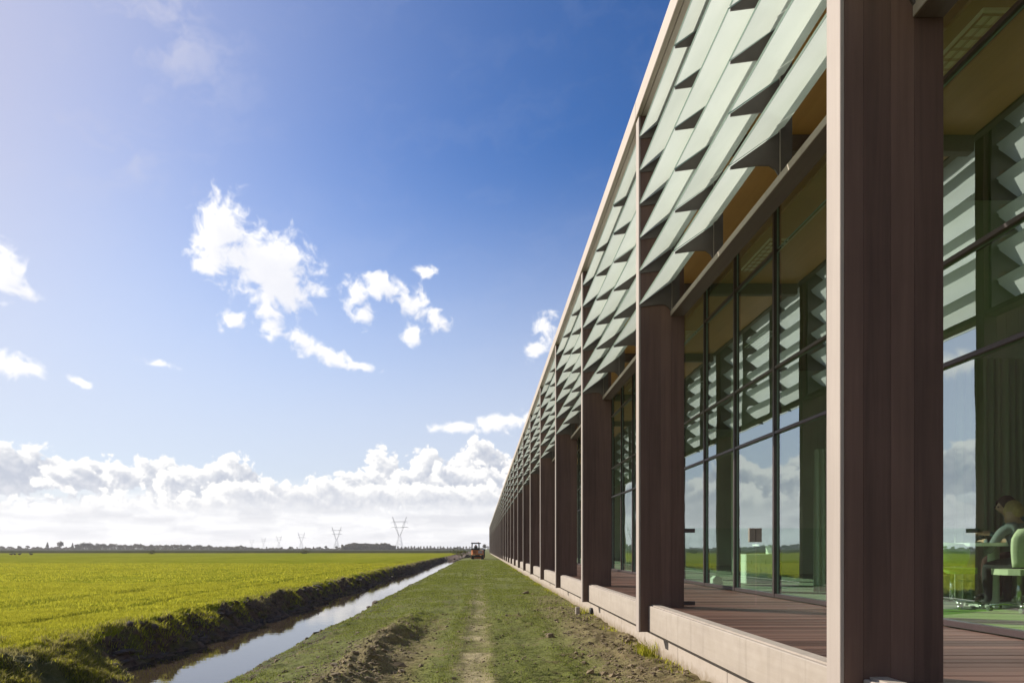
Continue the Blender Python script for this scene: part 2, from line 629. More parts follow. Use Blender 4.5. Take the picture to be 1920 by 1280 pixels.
def timber(name, dark, light, axis, rough=0.7, grain=30.0, streak=1.0, spec=0.3, knots=False, island=0.0, wear=False):
    """weathered wood, fibres run along axis (0 x, 1 y, 2 z)"""
    m, N, out = new_mat(name)
    g = N.new('ShaderNodeNewGeometry')
    pos = g.outputs['Position']
    s = [grain, grain, grain]
    s[axis] = grain * 0.04
    fine = N.noise(N.vm('MULTIPLY', pos, tuple(s)), 1.0, 6, 0.6, 0.4)
    s2 = [5.0, 5.0, 5.0]
    s2[axis] = 0.35
    broad = N.noise(N.vm('MULTIPLY', pos, tuple(s2)), 1.0, 4, 0.6)
    blot = N.noise(pos, 1.3, 4, 0.6)
    k = N.m('ADD', N.m('MULTIPLY', fine, 0.45 * streak), N.m('MULTIPLY_ADD', broad, 0.4, N.m('MULTIPLY', blot, 0.35)))
    if island:
        k = N.m('ADD', k, N.m('MULTIPLY', N.m('SUBTRACT', N.new('ShaderNodeObjectInfo').outputs['Random'], 0.5), island))
    c = N.ramp(k, [(0.35, dark), (0.85, light)])
    if knots:
        vo = N.new('ShaderNodeTexVoronoi')
        N.put(vo.inputs['Vector'], N.vm('MULTIPLY', pos, tuple(2.2 if i != axis else 1.0 for i in range(3))))
        kn = N.smooth(vo.outputs['Distance'], 0.07, 0.02)
        c = N.mix(N.m('MULTIPLY', kn, 0.45), c, tuple(x * 0.45 for x in dark))
    if wear:      # rain runs and splash marks
        rs = [11.0, 11.0, 11.0]
        rs[2] = .45
        runs = N.smooth(N.noise(N.vm('MULTIPLY', pos, tuple(rs)), 1.0, 4, .62), .53, .74)
        c = N.mix(N.m('MULTIPLY', runs, .30), c, tuple(x * .55 for x in dark))
        foot = N.smooth(N.m('MULTIPLY_ADD', N.m('SUBTRACT', N.noise(pos, 7.0, 6, .7), .5), -1.1, N.xyz(pos)[2]), .85, .30)
        c = N.mix(N.m('MULTIPLY', foot, .22), c, (.17, .13, .085))
    p = pbsdf(N, c, rough, 0, spec, bump(N, fine, 0.25, 0.004))
    m.node_tree.links.new(p.outputs[0], out.inputs[0])
    return m


M = {}
M['timber_brown'] = timber('timber_brown', (.068, .037, .029), (.150, .086, .067), 2, 0.65, 26, 1.1, island=.26, wear=True)
M['timber_pale'] = timber('timber_pale', (.29, .242, .212), (.395, .338, .296), 2, 0.7, 30, 0.7)
M['timber_pale_beam'] = timber('timber_pale_beam', (.30, .255, .215), (.415, .36, .305), 1, 0.7, 26, 0.8, knots=True, wear=True)
M['timber_fascia'] = timber('timber_fascia', (.34, .285, .245), (.45, .385, .335), 1, 0.7, 26, 0.6)
M['concrete'] = plain('concrete', (.345, .295, .25), 0.85, 0, 0.10, 5.0, 0.2, (1, 1, 0.6), 0.15)


def splashed_concrete():
    m, N, out = new_mat('plinth_concrete')
    pos = N.new('ShaderNodeNewGeometry').outputs['Position']
    n = N.noise(N.vm('MULTIPLY', pos, (1, 1, .6)), 5.0, 5, .6)
    c = N.ramp(n, [(.3, (.325, .275, .232)), (.7, (.385, .332, .285))])
    runs = N.noise(N.vm('MULTIPLY', pos, (9, 9, .5)), 1.0, 4, .6)
    c = N.mix(N.m('MULTIPLY', N.smooth(runs, .54, .72), .28), c, (.20, .165, .13))
    mud = N.smooth(N.m('MULTIPLY_ADD', N.m('SUBTRACT', N.noise(pos, 9.0, 6, .7), .5), -.32, N.xyz(pos)[2]), .17, .02)
    c = N.mix(N.m('MULTIPLY', mud, .75), c, (.17, .125, .072))
    c = N.mix(N.m('MULTIPLY', N.new('ShaderNodeObjectInfo').outputs['Random'], .15), c, (.30, .26, .22))
    p = pbsdf(N, c, .88, 0, .2, bump(N, n, .15, .01))
    m.node_tree.links.new(p.outputs[0], out.inputs[0])
    return m


M['plinth_concrete'] = splashed_concrete()
M['deck_wood'] = timber('deck_wood', (.056, .027, .019), (.120, .062, .045), 0, 0.65, 24, 1.0, 0.12, island=0.6)
M['soffit_wood'] = timber('soffit_wood', (.36, .18, .05), (.52, .28, .09), 1, 0.5, 14)
M['steel_dark'] = plain('steel_dark', (.075, .06, .055), 0.5, 0.0, 0.12, 8)
M['frame_dark'] = plain('frame_dark', (.06, .042, .042), 0.35, 0.3, 0.1, 8)
M['rail_brown'] = timber('rail_brown', (.08, .055, .045), (.14, .10, .085), 1, 0.6, 20)
M['ceiling'] = plain('ceiling_olive', (.165, .145, .085), 0.9, 0, 0.06, 2)
M['plate'] = plain('plate_bronze', (.22, .18, .145), 0.5, 0, 0.1, 8)
M['carpet'] = plain('carpet_green', (.20, .34, .04), 0.95, 0, 0.12, 12)
M['carpet_grey'] = plain('carpet_grey', (.24, .27, .20), 0.95, 0, 0.15, 12)
M['wall_in'] = plain('interior_wall', (.50, .52, .42), 0.9, 0, 0.08, 1.5)
M['white_lacquer'] = plain('white_lacquer', (.72, .74, .66), 0.35, 0, 0.03, 3)
M['cream'] = plain('cream_fabric', (.62, .62, .44), 0.85, 0, 0.08, 20)
M['green_fabric'] = plain('green_fabric', (.26, .40, .06), 0.85, 0, 0.1, 20)
M['chrome'] = plain('chrome', (.6, .6, .6), 0.2, 0.9, 0.05, 5)
M['black_plastic'] = plain('black_plastic', (.02, .02, .022), 0.45, 0, 0.1, 10)
M['rubber'] = plain('rubber', (.018, .017, .016), 0.85, 0, 0.2, 14)
M['orange_paint'] = plain('orange_paint', (.44, .125, .02), 0.42, 0, 0.15, 5)
M['grey_paint'] = plain('grey_paint', (.30, .25, .24), 0.5, 0, 0.12, 4)
M['galv'] = plain('galvanised_steel', (.30, .31, .33), 0.5, 0.3, 0.1, 0.4)
M['galv_pale'] = plain('galvanised_pale', (.62, .62, .63), 0.5, 0.2, 0.05, 0.4)
M['roof'] = plain('roof_membrane', (.28, .27, .26), 0.9, 0, 0.1, 1)
M['bark'] = plain('bark', (.07, .055, .045), 0.9, 0, 0.2, 2)


def curtain_mat(name, c):
    m, N, out = new_mat(name)
    d = N.new('ShaderNodeBsdfDiffuse')
    d.inputs[0].default_value = (*c, 1)
    t = N.new('ShaderNodeBsdfTranslucent')
    t.inputs[0].default_value = (*c, 1)
    x = N.new('ShaderNodeMixShader')
    x.inputs[0].default_value = 0.45
    L = m.node_tree.links
    L.new(d.outputs[0], x.inputs[1])
    L.new(t.outputs[0], x.inputs[2])
    L.new(x.outputs[0], out.inputs[0])
    return m


M['curtain'] = curtain_mat('curtain_cloth', (.66, .70, .58))
M['curtain_dark'] = curtain_mat('curtain_cloth_dark', (.42, .46, .33))


def glass_mat(name, tint, ior, wav=0.0, gloss=(0.92, 0.97, 0.97)):
    """pane: fresnel reflection over a tinted clear layer"""
    m, N, out = new_mat(name)
    L = m.node_tree.links
    tr = N.new('ShaderNodeBsdfTransparent')
    tr.inputs[0].default_value = (*tint, 1)
    gl = N.new('ShaderNodeBsdfGlossy')
    gl.inputs['Color'].default_value = (*gloss, 1)
    gl.inputs['Roughness'].default_value = 0.0
    fr = N.new('ShaderNodeFresnel')
    fr.inputs['IOR'].default_value = ior
    if wav:
        pos = N.new('ShaderNodeNewGeometry').outputs['Position']
        off = N.m('MULTIPLY', N.new('ShaderNodeObjectInfo').outputs['Random'], 40.0)
        h = N.noise(N.vm('ADD', pos, N.vec(off, off, 0.0)), 0.9, 2, 0.4)
        nb = bump(N, h, wav, 0.02)
        L.new(nb, gl.inputs['Normal'])
    g = N.new('ShaderNodeNewGeometry')
    fac = N.m('MULTIPLY', fr.outputs[0], N.m('SUBTRACT', 1.0, g.outputs['Backfacing']))
    mx = N.new('ShaderNodeMixShader')
    L.new(fac, mx.inputs[0])
    L.new(tr.outputs[0], mx.inputs[1])
    L.new(gl.outputs[0], mx.inputs[2])
    L.new(mx.outputs[0], out.inputs[0])
    return m


M['window_glass'] = glass_mat('window_glass', (.90, 1.0, .94), 5.6, 0.10, (.90, .99, 1.0))
M['window_back'] = glass_mat('window_glass_inner', (.88, .95, .88), 1.25)
M['gate_glass'] = glass_mat('gate_glass', (.93, .97, .95), 1.35)


def frosted_mat():
    m, N, out = new_mat('frosted_glass')
    L = m.node_tree.links
    pos = N.new('ShaderNodeNewGeometry').outputs['Position']
    n = N.noise(N.vm('MULTIPLY', pos, (1, 0.5, 1)), 1.6, 4, 0.6)
    c = N.ramp(n, [(0.3, (.48, .515, .47)), (0.7, (.56, .59, .545))])
    c = N.mix(1.0, c, N.ramp(N.new('ShaderNodeObjectInfo').outputs['Random'], [(0, (.90, .90, .90)), (1, (1, 1, 1))]), 'MULTIPLY')
    t = N.new('ShaderNodeBsdfTranslucent')
    d = N.new('ShaderNodeBsdfDiffuse')
    L.new(c, t.inputs[0])
    L.new(c, d.inputs[0])
    x = N.new('ShaderNodeMixShader')
    x.inputs[0].default_value = 0.72
    L.new(d.outputs[0], x.inputs[1])
    L.new(t.outputs[0], x.inputs[2])
    gl = N.new('ShaderNodeBsdfGlossy')
    gl.inputs['Roughness'].default_value = 0.18
    fr = N.new('ShaderNodeFresnel')
    fr.inputs[0].default_value = 1.5
    y = N.new('ShaderNodeMixShader')
    L.new(N.m('MULTIPLY', fr.outputs[0], 0.8), y.inputs[0])
    L.new(x.outputs[0], y.inputs[1])
    L.new(gl.outputs[0], y.inputs[2])
    L.new(y.outputs[0], out.inputs[0])
    return m


M['frosted'] = frosted_mat()
M['louvre_clear'] = glass_mat('louvre_glass_clear_side', (.95, .97, .955), 1.5)
M['glass_edge'] = plain('glass_edge', (.30, .40, .36), 0.2, 0, 0.1, 5)

# ================================================================== ground
DITCH_END = 108.0
WATER_Z = -0.5


def xlip(y):
    w = 0.24 * vnoise(y * 0.35, y * 0 + 3.3, 11) * 2 + 0.16 * vnoise(y * 1.1, y * 0 + 1.7, 12) * 2
    w = w + 0.25 * sstep(y, 13.6, 12.4) * sstep(y, 10.5, 11.6)
    return w


def ground_z(x, y):
    """height of the land at arrays x, y"""
    near = sstep(y, 90, 30)
    wob_l = xlip(y)
    wob_r = 0.10 * vnoise(y * 0.5, y * 0 + 7.7, 21) * 2 + 0.05 * vnoise(y * 1.9, y * 0 + 2.7, 22) * 2
    wl = sstep(x, -4.4, -5.4)
    xx = x - wob_l * wl - wob_r * (1 - wl) * sstep(x, -1.2, -2.4)
    px = np.array([-60, -9, -7.0, -6.2, -6.02, -5.93, -5.62, -5.44, -5.2, -4.4, -3.8, -3.42, -3.0, -2.45, -1.7, 2.2, 60])
    pz = np.array([0.05, .05, .05, .04, .0, -.08, -.40, -.5, -.62, -.8, -.7, -.5, -.21, -.055, 0, 0, 0])
    z = np.interp(xx, px, pz)
    # slumped, grassed-over bank close to the camera
    zg = np.interp(x - .25 * vnoise(y * .8, y * 0 + 2.2, 23), np.array([-8, -6.6, -6.0, -5.5, -5.05, -4.85, -4.6]), np.array([.05, .04, -.02, -.16, -.40, -.52, -.75]))
    zg = zg + .10 * fbm(x * 2.2, y * 2.2, 24, 4) * sstep(x, -6.9, -6.2)
    gk = sstep(y, 10.6, 9.1) * sstep(x, -4.5, -4.7)
    z = z * (1 - gk) + zg * gk
    end = sstep(y, DITCH_END - 4, DITCH_END + 3)
    z = z * (1 - end) + np.where(z < 0, 0.02, z) * end
    # field: soft unevenness, furrow lines parallel to the ditch
    fld = sstep(x, -6.0, -6.6)
    z = z + fld * (0.05 * fbm(x * 0.5, y * 0.5, 31, 3) + 0.035 * fbm(x * 2.1, y * 2.1, 35, 3))
    z = z - fld * 0.07 * np.exp(-((x + 8.0 + 0.2 * vnoise(y * 0.2, y * 0, 36)) / 0.16) ** 2)
    z = z - fld * 0.06 * np.exp(-((x + 10.6 + 0.3 * vnoise(y * 0.2, y * 0, 37)) / 0.2) ** 2)
    # left bank: torn soil
    bank = sstep(x, -6.5, -6.05) * sstep(x, -4.9, -5.3)
    z = z + bank * (0.17 * fbm(x * 3.2, y * 2.4, 41, 4) + 0.05 * fbm(x * 9, y * 8, 45, 3))
    # right strip
    st = sstep(x, -3.3, -2.7) * sstep(x, 2.45, 2.1)
    z = z + st * (0.045 * fbm(x * 1.3, y * 0.9, 51, 4) + 0.022 * fbm(x * 7, y * 7, 55, 4, .6))
    lump = sstep(x, -3.2, -2.9) * sstep(x, -2.2, -2.6)
    z = z + lump * 0.10 * np.maximum(fbm(x * 4, y * 3.2, 58, 3), 0)
    # soil ridge thrown up beside the left rut, near the camera
    rx = -1.42 + 0.25 * vnoise(y * 0.7, y * 0, 61)
    r_amp = sstep(y, 17, 9.5) * (0.8 + 0.9 * vnoise(y * 1.0, y * 0 + 5, 62))
    z = z + 0.13 * r_amp * np.exp(-((x - rx) / 0.24) ** 2) * (1 + 1.3 * fbm(x * 4, y * 4, 63, 4, .6))
    z = z - 0.05 * r_amp * np.exp(-((x - rx - 0.42) / 0.24) ** 2)
    # wheel tracks with cleats
    for cx, wd, dep, freq in ((-0.08, 0.17, 0.025, 6.0), (0.26, 0.15, 0.02, 7.5), (0.68, 0.24, 0.022, 7.5), (1.15, 0.16, 0.018, 7.5), (-0.75, 0.22, 0.02, 7.5)):
        c = cx + 0.10 * vnoise(y * 0.12, y * 0 + cx * 9, 71)
        prof = np.exp(-((x - c) / wd) ** 4)
        z = z - dep * prof * near
        if cx > 0.2 or cx < -.5:
            cle = np.maximum(np.sin(2 * math.pi * freq * (y + 0.25 * np.abs(x - c))), -0.3)
            z = z + 0.042 * prof * cle * near * (0.55 + vnoise(y * 1.3, x * 1.3 + 4, 73)) * sstep(y, 30, 14)
    # loose spoil along the wall
    sp = sstep(x, 1.15, 1.7) * sstep(x, 2.6, 2.2)
    z = z + sp * (0.05 * fbm(x * 5, y * 5, 81, 4) + 0.03) * sstep(y, 22, 10)
    return z


def axis(parts):
    out = []
    for a, b, s in parts:
        n = max(1, int(round((b - a) / s)))
        out.append(np.linspace(a, b, n + 1)[:-1])
    return np.unique(np.round(np.concatenate(out + [[parts[-1][1]]]), 5))


ys = axis([(-60, -6, 9), (-6, 4.5, .35), (4.5, 11, .036), (11, 16, .06), (16, 26, .1), (26, 50, .22), (50, 112, .5), (112, 200, 4), (200, 800, 40), (800, 6000, 400)])


def ground_sheet(name, xs, mat):
    X, Y = np.meshgrid(xs, ys)
    Z = ground_z(X, Y)
    nx, ny = len(xs), len(ys)
    v = np.stack([X, Y, Z], -1).reshape(-1, 3)
    i = np.arange(ny - 1)[:, None] * nx + np.arange(nx - 1)[None, :]
    f = np.stack([i, i + 1, i + nx + 1, i + nx], -1).reshape(-1, 4)
    me = np_mesh(name, v, f, mat, True)
    o = place(name, me)
    tag(o, kind='structure')
    return o


def ground_mats():
    # pasture
    m, N, out = new_mat('pasture')
    pos = N.new('ShaderNodeNewGeometry').outputs['Position']
    n1 = N.noise(pos, 0.35, 5, 0.6)
    n2 = N.noise(pos, 7.0, 6, 0.7)
    n3 = N.noise(N.vm('MULTIPLY', pos, (0.06, 0.012, 1)), 1.0, 4, 0.6)
    c = N.ramp(N.m('MULTIPLY_ADD', n2, 0.6, N.m('MULTIPLY', n1, 0.5)), [(0.36, (.12, .14, .012)), (0.56, (.215, .22, .020)), (0.75, (.31, .295, .04))])
    c = N.mix(N.m('MULTIPLY', N.smooth(n3, 0.42, 0.66), 0.4), c, (.13, .165, .008))
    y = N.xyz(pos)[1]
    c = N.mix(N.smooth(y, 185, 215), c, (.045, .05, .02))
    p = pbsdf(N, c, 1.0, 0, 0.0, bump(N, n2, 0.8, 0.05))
    m.node_tree.links.new(p.outputs[0], out.inputs[0])
    M['pasture'] = m
    # ditch soil
    m, N, out = new_mat('ditch_soil')
    pos = N.new('ShaderNodeNewGeometry').outputs['Position']
    n = N.noise(pos, 6.0, 8, 0.68)
    n2 = N.noise(pos, 24.0, 4, 0.65)
    c = N.ramp(n, [(0.35, (.055, .035, .025)), (0.52, (.125, .080, .056)), (0.72, (.20, .14, .095))])
    g = N.m('MULTIPLY', N.smooth(N.noise(pos, 1.7, 5, 0.65), 0.50, 0.62), N.smooth(N.xyz(pos)[0], -5.0, -6.0))
    nearg = N.smooth(N.xyz(pos)[1], 10.8, 9.2)
    g = N.m('MAXIMUM', g, N.m('MULTIPLY', nearg, N.m('MULTIPLY', N.smooth(N.xyz(pos)[0], -4.9, -5.2), .8)))
    c = N.mix(N.m('MULTIPLY', g, .8), c, (.10, .115, .015))
    g2 = N.smooth(N.xyz(pos)[0], -3.5, -2.9)
    c = N.mix(N.m('MULTIPLY', g2, N.smooth(n, .38, .55)), c, (.085, .10, .022))
    hgt = N.m('MULTIPLY_ADD', n2, 0.4, n)
    p = pbsdf(N, c, 0.9, 0, 0.2, bump(N, hgt, 0.9, 0.06))
    m.node_tree.links.new(p.outputs[0], out.inputs[0])
    M['ditch_soil'] = m
    # strip of young grass on disturbed soil
    m, N, out = new_mat('strip_soil')
    pos = N.new('ShaderNodeNewGeometry').outputs['Position']
    x, y, z = N.xyz(pos)
    n = N.noise(pos, 5.0, 8, 0.65)
    n2 = N.noise(pos, 30.0, 5, 0.65)
    n3 = N.noise(pos, 0.9, 4, 0.6)
    soil = N.ramp(N.m('MULTIPLY_ADD', n2, 0.5, N.m('MULTIPLY', n, 0.6)), [(0.36, (.085, .06, .03)), (0.55, (.18, .135, .072)), (0.75, (.29, .225, .13))])
    grass = N.ramp(N.m('MULTIPLY_ADD', n2, .6, N.m('MULTIPLY', n, .4)), [(0.3, (.08, .095, .022)), (0.7, (.16, .17, .048))])
    wob = N.m('MULTIPLY', N.m('SUBTRACT', N.noise(pos, 1.2, 3, 0.5), 0.5), 0.5)
    xw = N.m('ADD', x, wob)
    bare_r = N.m('MULTIPLY', N.smooth(xw, 0.95, 1.7), N.lin(N.smooth(y, 26, 9), 0, 1, 0, .85))
    bare_c = N.m('MULTIPLY', N.smooth(N.m('ABSOLUTE', N.m('ADD', xw, 0.10)), 0.36, 0.10), N.m('MULTIPLY', N.smooth(n3, .34, .6), N.lin(y, 8, 30, 0.95, .45)))
    bare_l = N.m('MULTIPLY', N.smooth(N.m('ABSOLUTE', N.m('ADD', xw, 1.25)), 0.70, 0.25), N.lin(N.smooth(y, 15, 10), 0, 1, 0, .8))
    cover = N.smooth(N.m('MULTIPLY_ADD', n, 0.6, N.m('MULTIPLY', n3, 0.5)), 0.36, 0.56)
    far = N.smooth(y, 8, 26)
    cover = N.m('MAXIMUM', cover, N.m('MULTIPLY', far, 0.85))
    bare = N.m('MAXIMUM', N.m('MAXIMUM', bare_r, bare_c), bare_l)
    cover = N.m('MULTIPLY', cover, N.m('SUBTRACT', 1.0, N.m('MULTIPLY', bare, 0.88)))
    track = N.m('MULTIPLY', N.smooth(N.m('ABSOLUTE', N.m('ADD', xw, 0.10)), 0.30, 0.06), N.smooth(n3, .40, .62))
    soil = N.mix(N.m('MULTIPLY', track, 0.75), soil, (.40, .33, .20))
    c = N.mix(N.m('MULTIPLY', cover, 0.95), soil, grass)
    hgt = N.m('MULTIPLY_ADD', n2, 0.5, n)
    p = pbsdf(N, c, 0.95, 0, 0.1, bump(N, hgt, 0.8, 0.03))
    m.node_tree.links.new(p.outputs[0], out.inputs[0])
    M['strip_soil'] = m
    # water
    m, N, out = new_mat('ditch_water')
    pos = N.new('ShaderNodeNewGeometry').outputs['Position']
    h = N.noise(N.vm('MULTIPLY', pos, (1.0, 2.2, 1)), 2.6, 3, 0.5)
    rip = N.m('MULTIPLY', N.smooth(N.noise(N.vm('MULTIPLY', pos, (.4, .12, 1)), 1.0, 2, .5), .5, .62), N.noise(N.vm('MULTIPLY', pos, (1, 4, 1)), 7.0, 2, 0.5))
    nb = bump(N, N.m('MULTIPLY_ADD', rip, 0.3, h), 0.045, 0.03)
    p = pbsdf(N, (.055, .040, .026), 0.015, 0, 1.0, nb)
    p.inputs['IOR'].default_value = 1.75
    m.node_tree.links.new(p.outputs[0], out.inputs[0])
    M['ditch_water'] = m


ground_mats()
ground_sheet('field', axis([(-6000, -600, 600), (-600, -60, 45), (-60, -14, 3), (-14, -8.8, .14), (-8.8, -6.02, .06)]), M['pasture'])
ground_sheet('ditch_bank', axis([(-6.02, -4.95, .034), (-4.95, -3.6, .14), (-3.6, -2.5, .036)]), M['ditch_soil'])
ground_sheet('grass_strip', axis([(-2.5, 2.34, .036), (2.34, 30, 4), (30, 6000, 600)]), M['strip_soil'])
wm = MB()
wm.add([(-6.0, -40, WATER_Z), (-2.8, -40, WATER_Z), (-2.8, DITCH_END - 2, WATER_Z), (-6.0, DITCH_END - 2, WATER_Z)], [(0, 1, 2, 3)])
tag(wm.build('ditch_water', M['ditch_water']), kind='structure')

# ================================================================== the office building
P = 4.65                 # bay pitch
F0 = 3.762               # far face of the first fin in view
FT = 0.14                # fin thickness
NB = 37                  # bays ahead of the first fin
XF, XC, XG = 1.90, 2.45, 4.275   # fin front, fin back, glass line
Z = lambda r: EYE + r    # heights measured from eye level
DECK = Z(-0.705)
FINB = Z(-1.008)
SOFFIT = Z(5.02)
CLEAR = P - FT


def fin_y(k):            # far face of fin k
    return F0 + P * k


bld = tag(empty('office_building', (0, 0, 0)),
          'long low timber office building with brown fins, frosted glass louvres and a raised deck', 'building')

# fins
fm = MB()
fm.box(XF + .024, XC - .004, -FT + .004, -.004, FINB + .004, Z(5.233))
fin_me = fm.mesh('fin', M['timber_brown'])
fin_boards = []
edges_ = [XF + .0225, XF + .125, XF + .27, XF + .395, XC]
for i in range(4):
    b_ = MB()
    b_.bbox(edges_[i] + (.0006 if i else 0), edges_[i + 1] - .0006, -FT, 0, FINB, Z(5.235), .0012)
    fin_boards.append(b_.mesh('board', M['timber_brown']))
fm = MB()
fm.bbox(XF, XF + .0215, -FT - .002, .002, FINB - .002, Z(5.235), .003)
cap_me = fm.mesh('front_board', M['timber_pale'])
fins = []
for k in range(-1, NB + 1):
    f = place('fin', fin_me, bld, (0, fin_y(k), 0))
    place('front_board', cap_me, f)
    for bme in fin_boards:
        place('board', bme, f)
    fins.append(f)

# edge beams under the deck edge, one per bay, and plinth panels below
bm_ = MB()
bm_.bbox(2.02, 2.15, .004, CLEAR - .004, Z(-.997), Z(-.690), .006)
bm_.box(2.055, 2.15, .006, CLEAR - .006, Z(-.6899), Z(-.678))
beam_me = bm_.mesh('edge_beam', M['timber_pale_beam'])
for k in range(-1, NB):
    place('edge_beam', beam_me, bld, (0, fin_y(k), 0))
pm = MB()
PL = P / 3
pm.bbox(2.21, 2.36, .003, PL - .003, -.45, Z(-1.0), .005)
plinth_me = pm.mesh('plinth_panel', M['plinth_concrete'])
y0 = 7.7 - PL * 7
n_pl = int((fin_y(NB) - y0) / PL) + 1
for i in range(n_pl):
    place('plinth_panel', plinth_me, bld, (0.0, y0 + PL * i, 0))
back = MB()
back.box(2.37, 2.5, y0, y0 + PL * n_pl, -.6, Z(-.75))
back.build('foundation', M['concrete'], bld)

# roof edge
Y_A, Y_B = fin_y(-1) - FT, fin_y(NB)
for k in range(-1, NB):
    r = MB()
    e0 = fin_y(k) - FT / 2 + (0 if k > -1 else -FT / 2)
    e1 = fin_y(k + 1) - FT / 2 + (0 if k < NB - 1 else FT / 2)
    r.bbox(1.875, 1.935, e0 + .002, e1 - .002, Z(5.24), Z(5.455), .006)
    fa = r.build('roof_fascia', M['timber_fascia'], bld)
r = MB()
r.box(1.94, 2.30, Y_A, Y_B, Z(5.243), Z(5.27))
r.build('fascia_soffit', M['timber_fascia'], bld)
r = MB()
r.box(1.937, 16.0, Y_A, Y_B, Z(5.272), Z(5.44))
r.build('roof', M['roof'], bld)
r = MB()
r.box(2.55, 4.20, Y_A + .01, Y_B - .01, SOFFIT, SOFFIT + .03)
soff = r.build('soffit', M['soffit_wood'], bld)
r = MB()
r.box(2.452, 2.548, Y_A + .01, Y_B - .01, SOFFIT - .02, Z(5.271))
r.build('eaves_beam', M['rail_brown'], bld)
cb = MB()
cb.box(2.552, 4.19, -.13, -.01, SOFFIT - .20, SOFFIT - .003)
cb_me = cb.mesh('cross_beam', M['rail_brown'])
for k in range(-1, NB + 1):
    place('cross_beam', cb_me, bld, (0, fin_y(k), 0))

# deck: boards laid across
dk = empty('deck', (0, 0, 0), parent=bld)
BW = 0.145
pk = MB()
pk.bbox(2.155, 4.20, .003, BW - .003, DECK - .03, DECK, .003)
plank_me = pk.mesh('plank', M['deck_wood'])
d0 = 0.6
n_plank = 295
for i in range(n_plank):
    place('plank', plank_me, dk, (0, d0 + BW * i, rng.uniform(-.0015, .0015)))
ds = MB()
yy = d0 + BW * n_plank
while yy < Y_B - BW:
    ds.box(2.155, 4.20, yy + .003, yy + BW - .003, DECK - .03, DECK)
    yy += BW
o = ds.build('far_planks', M['deck_wood'], dk)
o['kind'] = 'stuff'
ds = MB()
ds.box(2.16, 4.2, Y_A, Y_B, DECK - .14, DECK - .06)
ds.build('deck_base', M['steel_dark'], dk)

# louvres: per bay a frame (posts, rail) carrying brackets and frosted panes
ROWS = [2.935 + .407 * i for i in range(6)]
PANE = CLEAR / 3
br = MB()
br.prism_y([(1.915, -.014), (1.915, .004), (2.292, .272), (2.292, -.075), (2.262, -.02), (2.215, .012), (2.13, .014)][::-1], -.006, .006)
bracket_me = br.mesh('bracket', M['steel_dark'])
L_ = math.hypot(.405, .285)
ux, uz = .405 / L_, .285 / L_
nxp, nzp = -uz, ux
pn = MB()
t0, t1, th = 0.0, L_ + .012, .012
a = (1.915 + nxp * .006, .006 + nzp * .006)
q = [(a[0], a[1]), (a[0] + ux * t1, a[1] + uz * t1), (a[0] + ux * t1 + nxp * th, a[1] + uz * t1 + nzp * th), (a[0] + nxp * th, a[1] + nzp * th)]
ya, yb = .012, PANE - .012
pn.v = [(x, ya, z) for x, z in q] + [(x, yb, z) for x, z in q]
pn.f = [(0, 1, 5, 4), (1, 2, 6, 5), (2, 3, 7, 6), (3, 0, 4, 7), (3, 2, 1, 0), (4, 5, 6, 7)]
pn.mi = [0, 2, 1, 2, 2, 2]
pn.sm = [False] * 6
# make every face point outwards
_c = Vector((sum(v[0] for v in pn.v) / 8, sum(v[1] for v in pn.v) / 8, sum(v[2] for v in pn.v) / 8))
for i, f in enumerate(pn.f):
    vs = [Vector(pn.v[j]) for j in f]
    nn = (vs[1] - vs[0]).cross(vs[2] - vs[0])
    if nn.dot(vs[0] - _c) < 0:
        pn.f[i] = f[::-1]
pane_mats = [M['frosted'], M['louvre_clear'], M['glass_edge']]
pane_me = pn.mesh('louvre_pane', pane_mats)
POST_Y = (0.022, PANE, 2 * PANE, CLEAR - .022)
fr = MB()
fr.box(2.295, 2.385, -.02, .02, Z(2.876), Z(5.242), 0, [0, 0, 0, 0, 0, 1])
post_me = fr.mesh('louvre_post', [M['steel_dark'], M['timber_pale']])
rl = MB()
rl.bbox(2.29, 2.448, .004, CLEAR - .004, Z(2.81), Z(2.875), .004)
rail_me = rl.mesh('louvre_rail', M['rail_brown'])
rl = MB()
rl.box(2.284, 2.2898, .004, CLEAR - .004, Z(2.815), Z(2.872))
rail_cap_me = rl.mesh('rail_board', M['timber_pale_beam'])
fp, fb = MB(), MB()
bracket_y = (.007, PANE, 2 * PANE, CLEAR - .007)
for k in range(-1, NB):
    y = fin_y(k)
    lf = empty('louvre_bay', (0, y, 0), parent=bld)
    for yc in POST_Y:
        place('louvre_post', post_me, lf, (0, yc, 0))
    rr = place('louvre_rail', rail_me, bld, (0, y, 0))
    place('rail_board', rail_cap_me, rr)
    for zr in ROWS:
        for j in range(3):
            if k < 15:
                place('louvre_pane', pane_me, lf, (rng.uniform(-.004, .004), PANE * j, Z(zr) + rng.uniform(-.005, .005)))
            else:
                b = len(fp.v)
                fp.v += [(vx, vy + PANE * j + y, vz + Z(zr)) for vx, vy, vz in pn.v]
                fp.f += [tuple(i + b for i in f) for f in pn.f]
                fp.mi += pn.mi
                fp.sm += pn.sm
        for j in range(4):
            if k < 11:
                place('bracket', bracket_me, lf, (0, bracket_y[j], Z(zr)))
            else:
                b = len(fb.v)
                fb.v += [(vx, vy + bracket_y[j] + y, vz + Z(zr)) for vx, vy, vz in br.v]
                fb.f += [tuple(i + b for i in f) for f in br.f]
                fb.mi += br.mi
                fb.sm += br.sm
for nm, mb_, mt in (('far_louvre_panes', fp, pane_mats), ('far_brackets', fb, M['steel_dark'])):
    o = mb_.build(nm, mt, bld)
    o['kind'] = 'stuff'

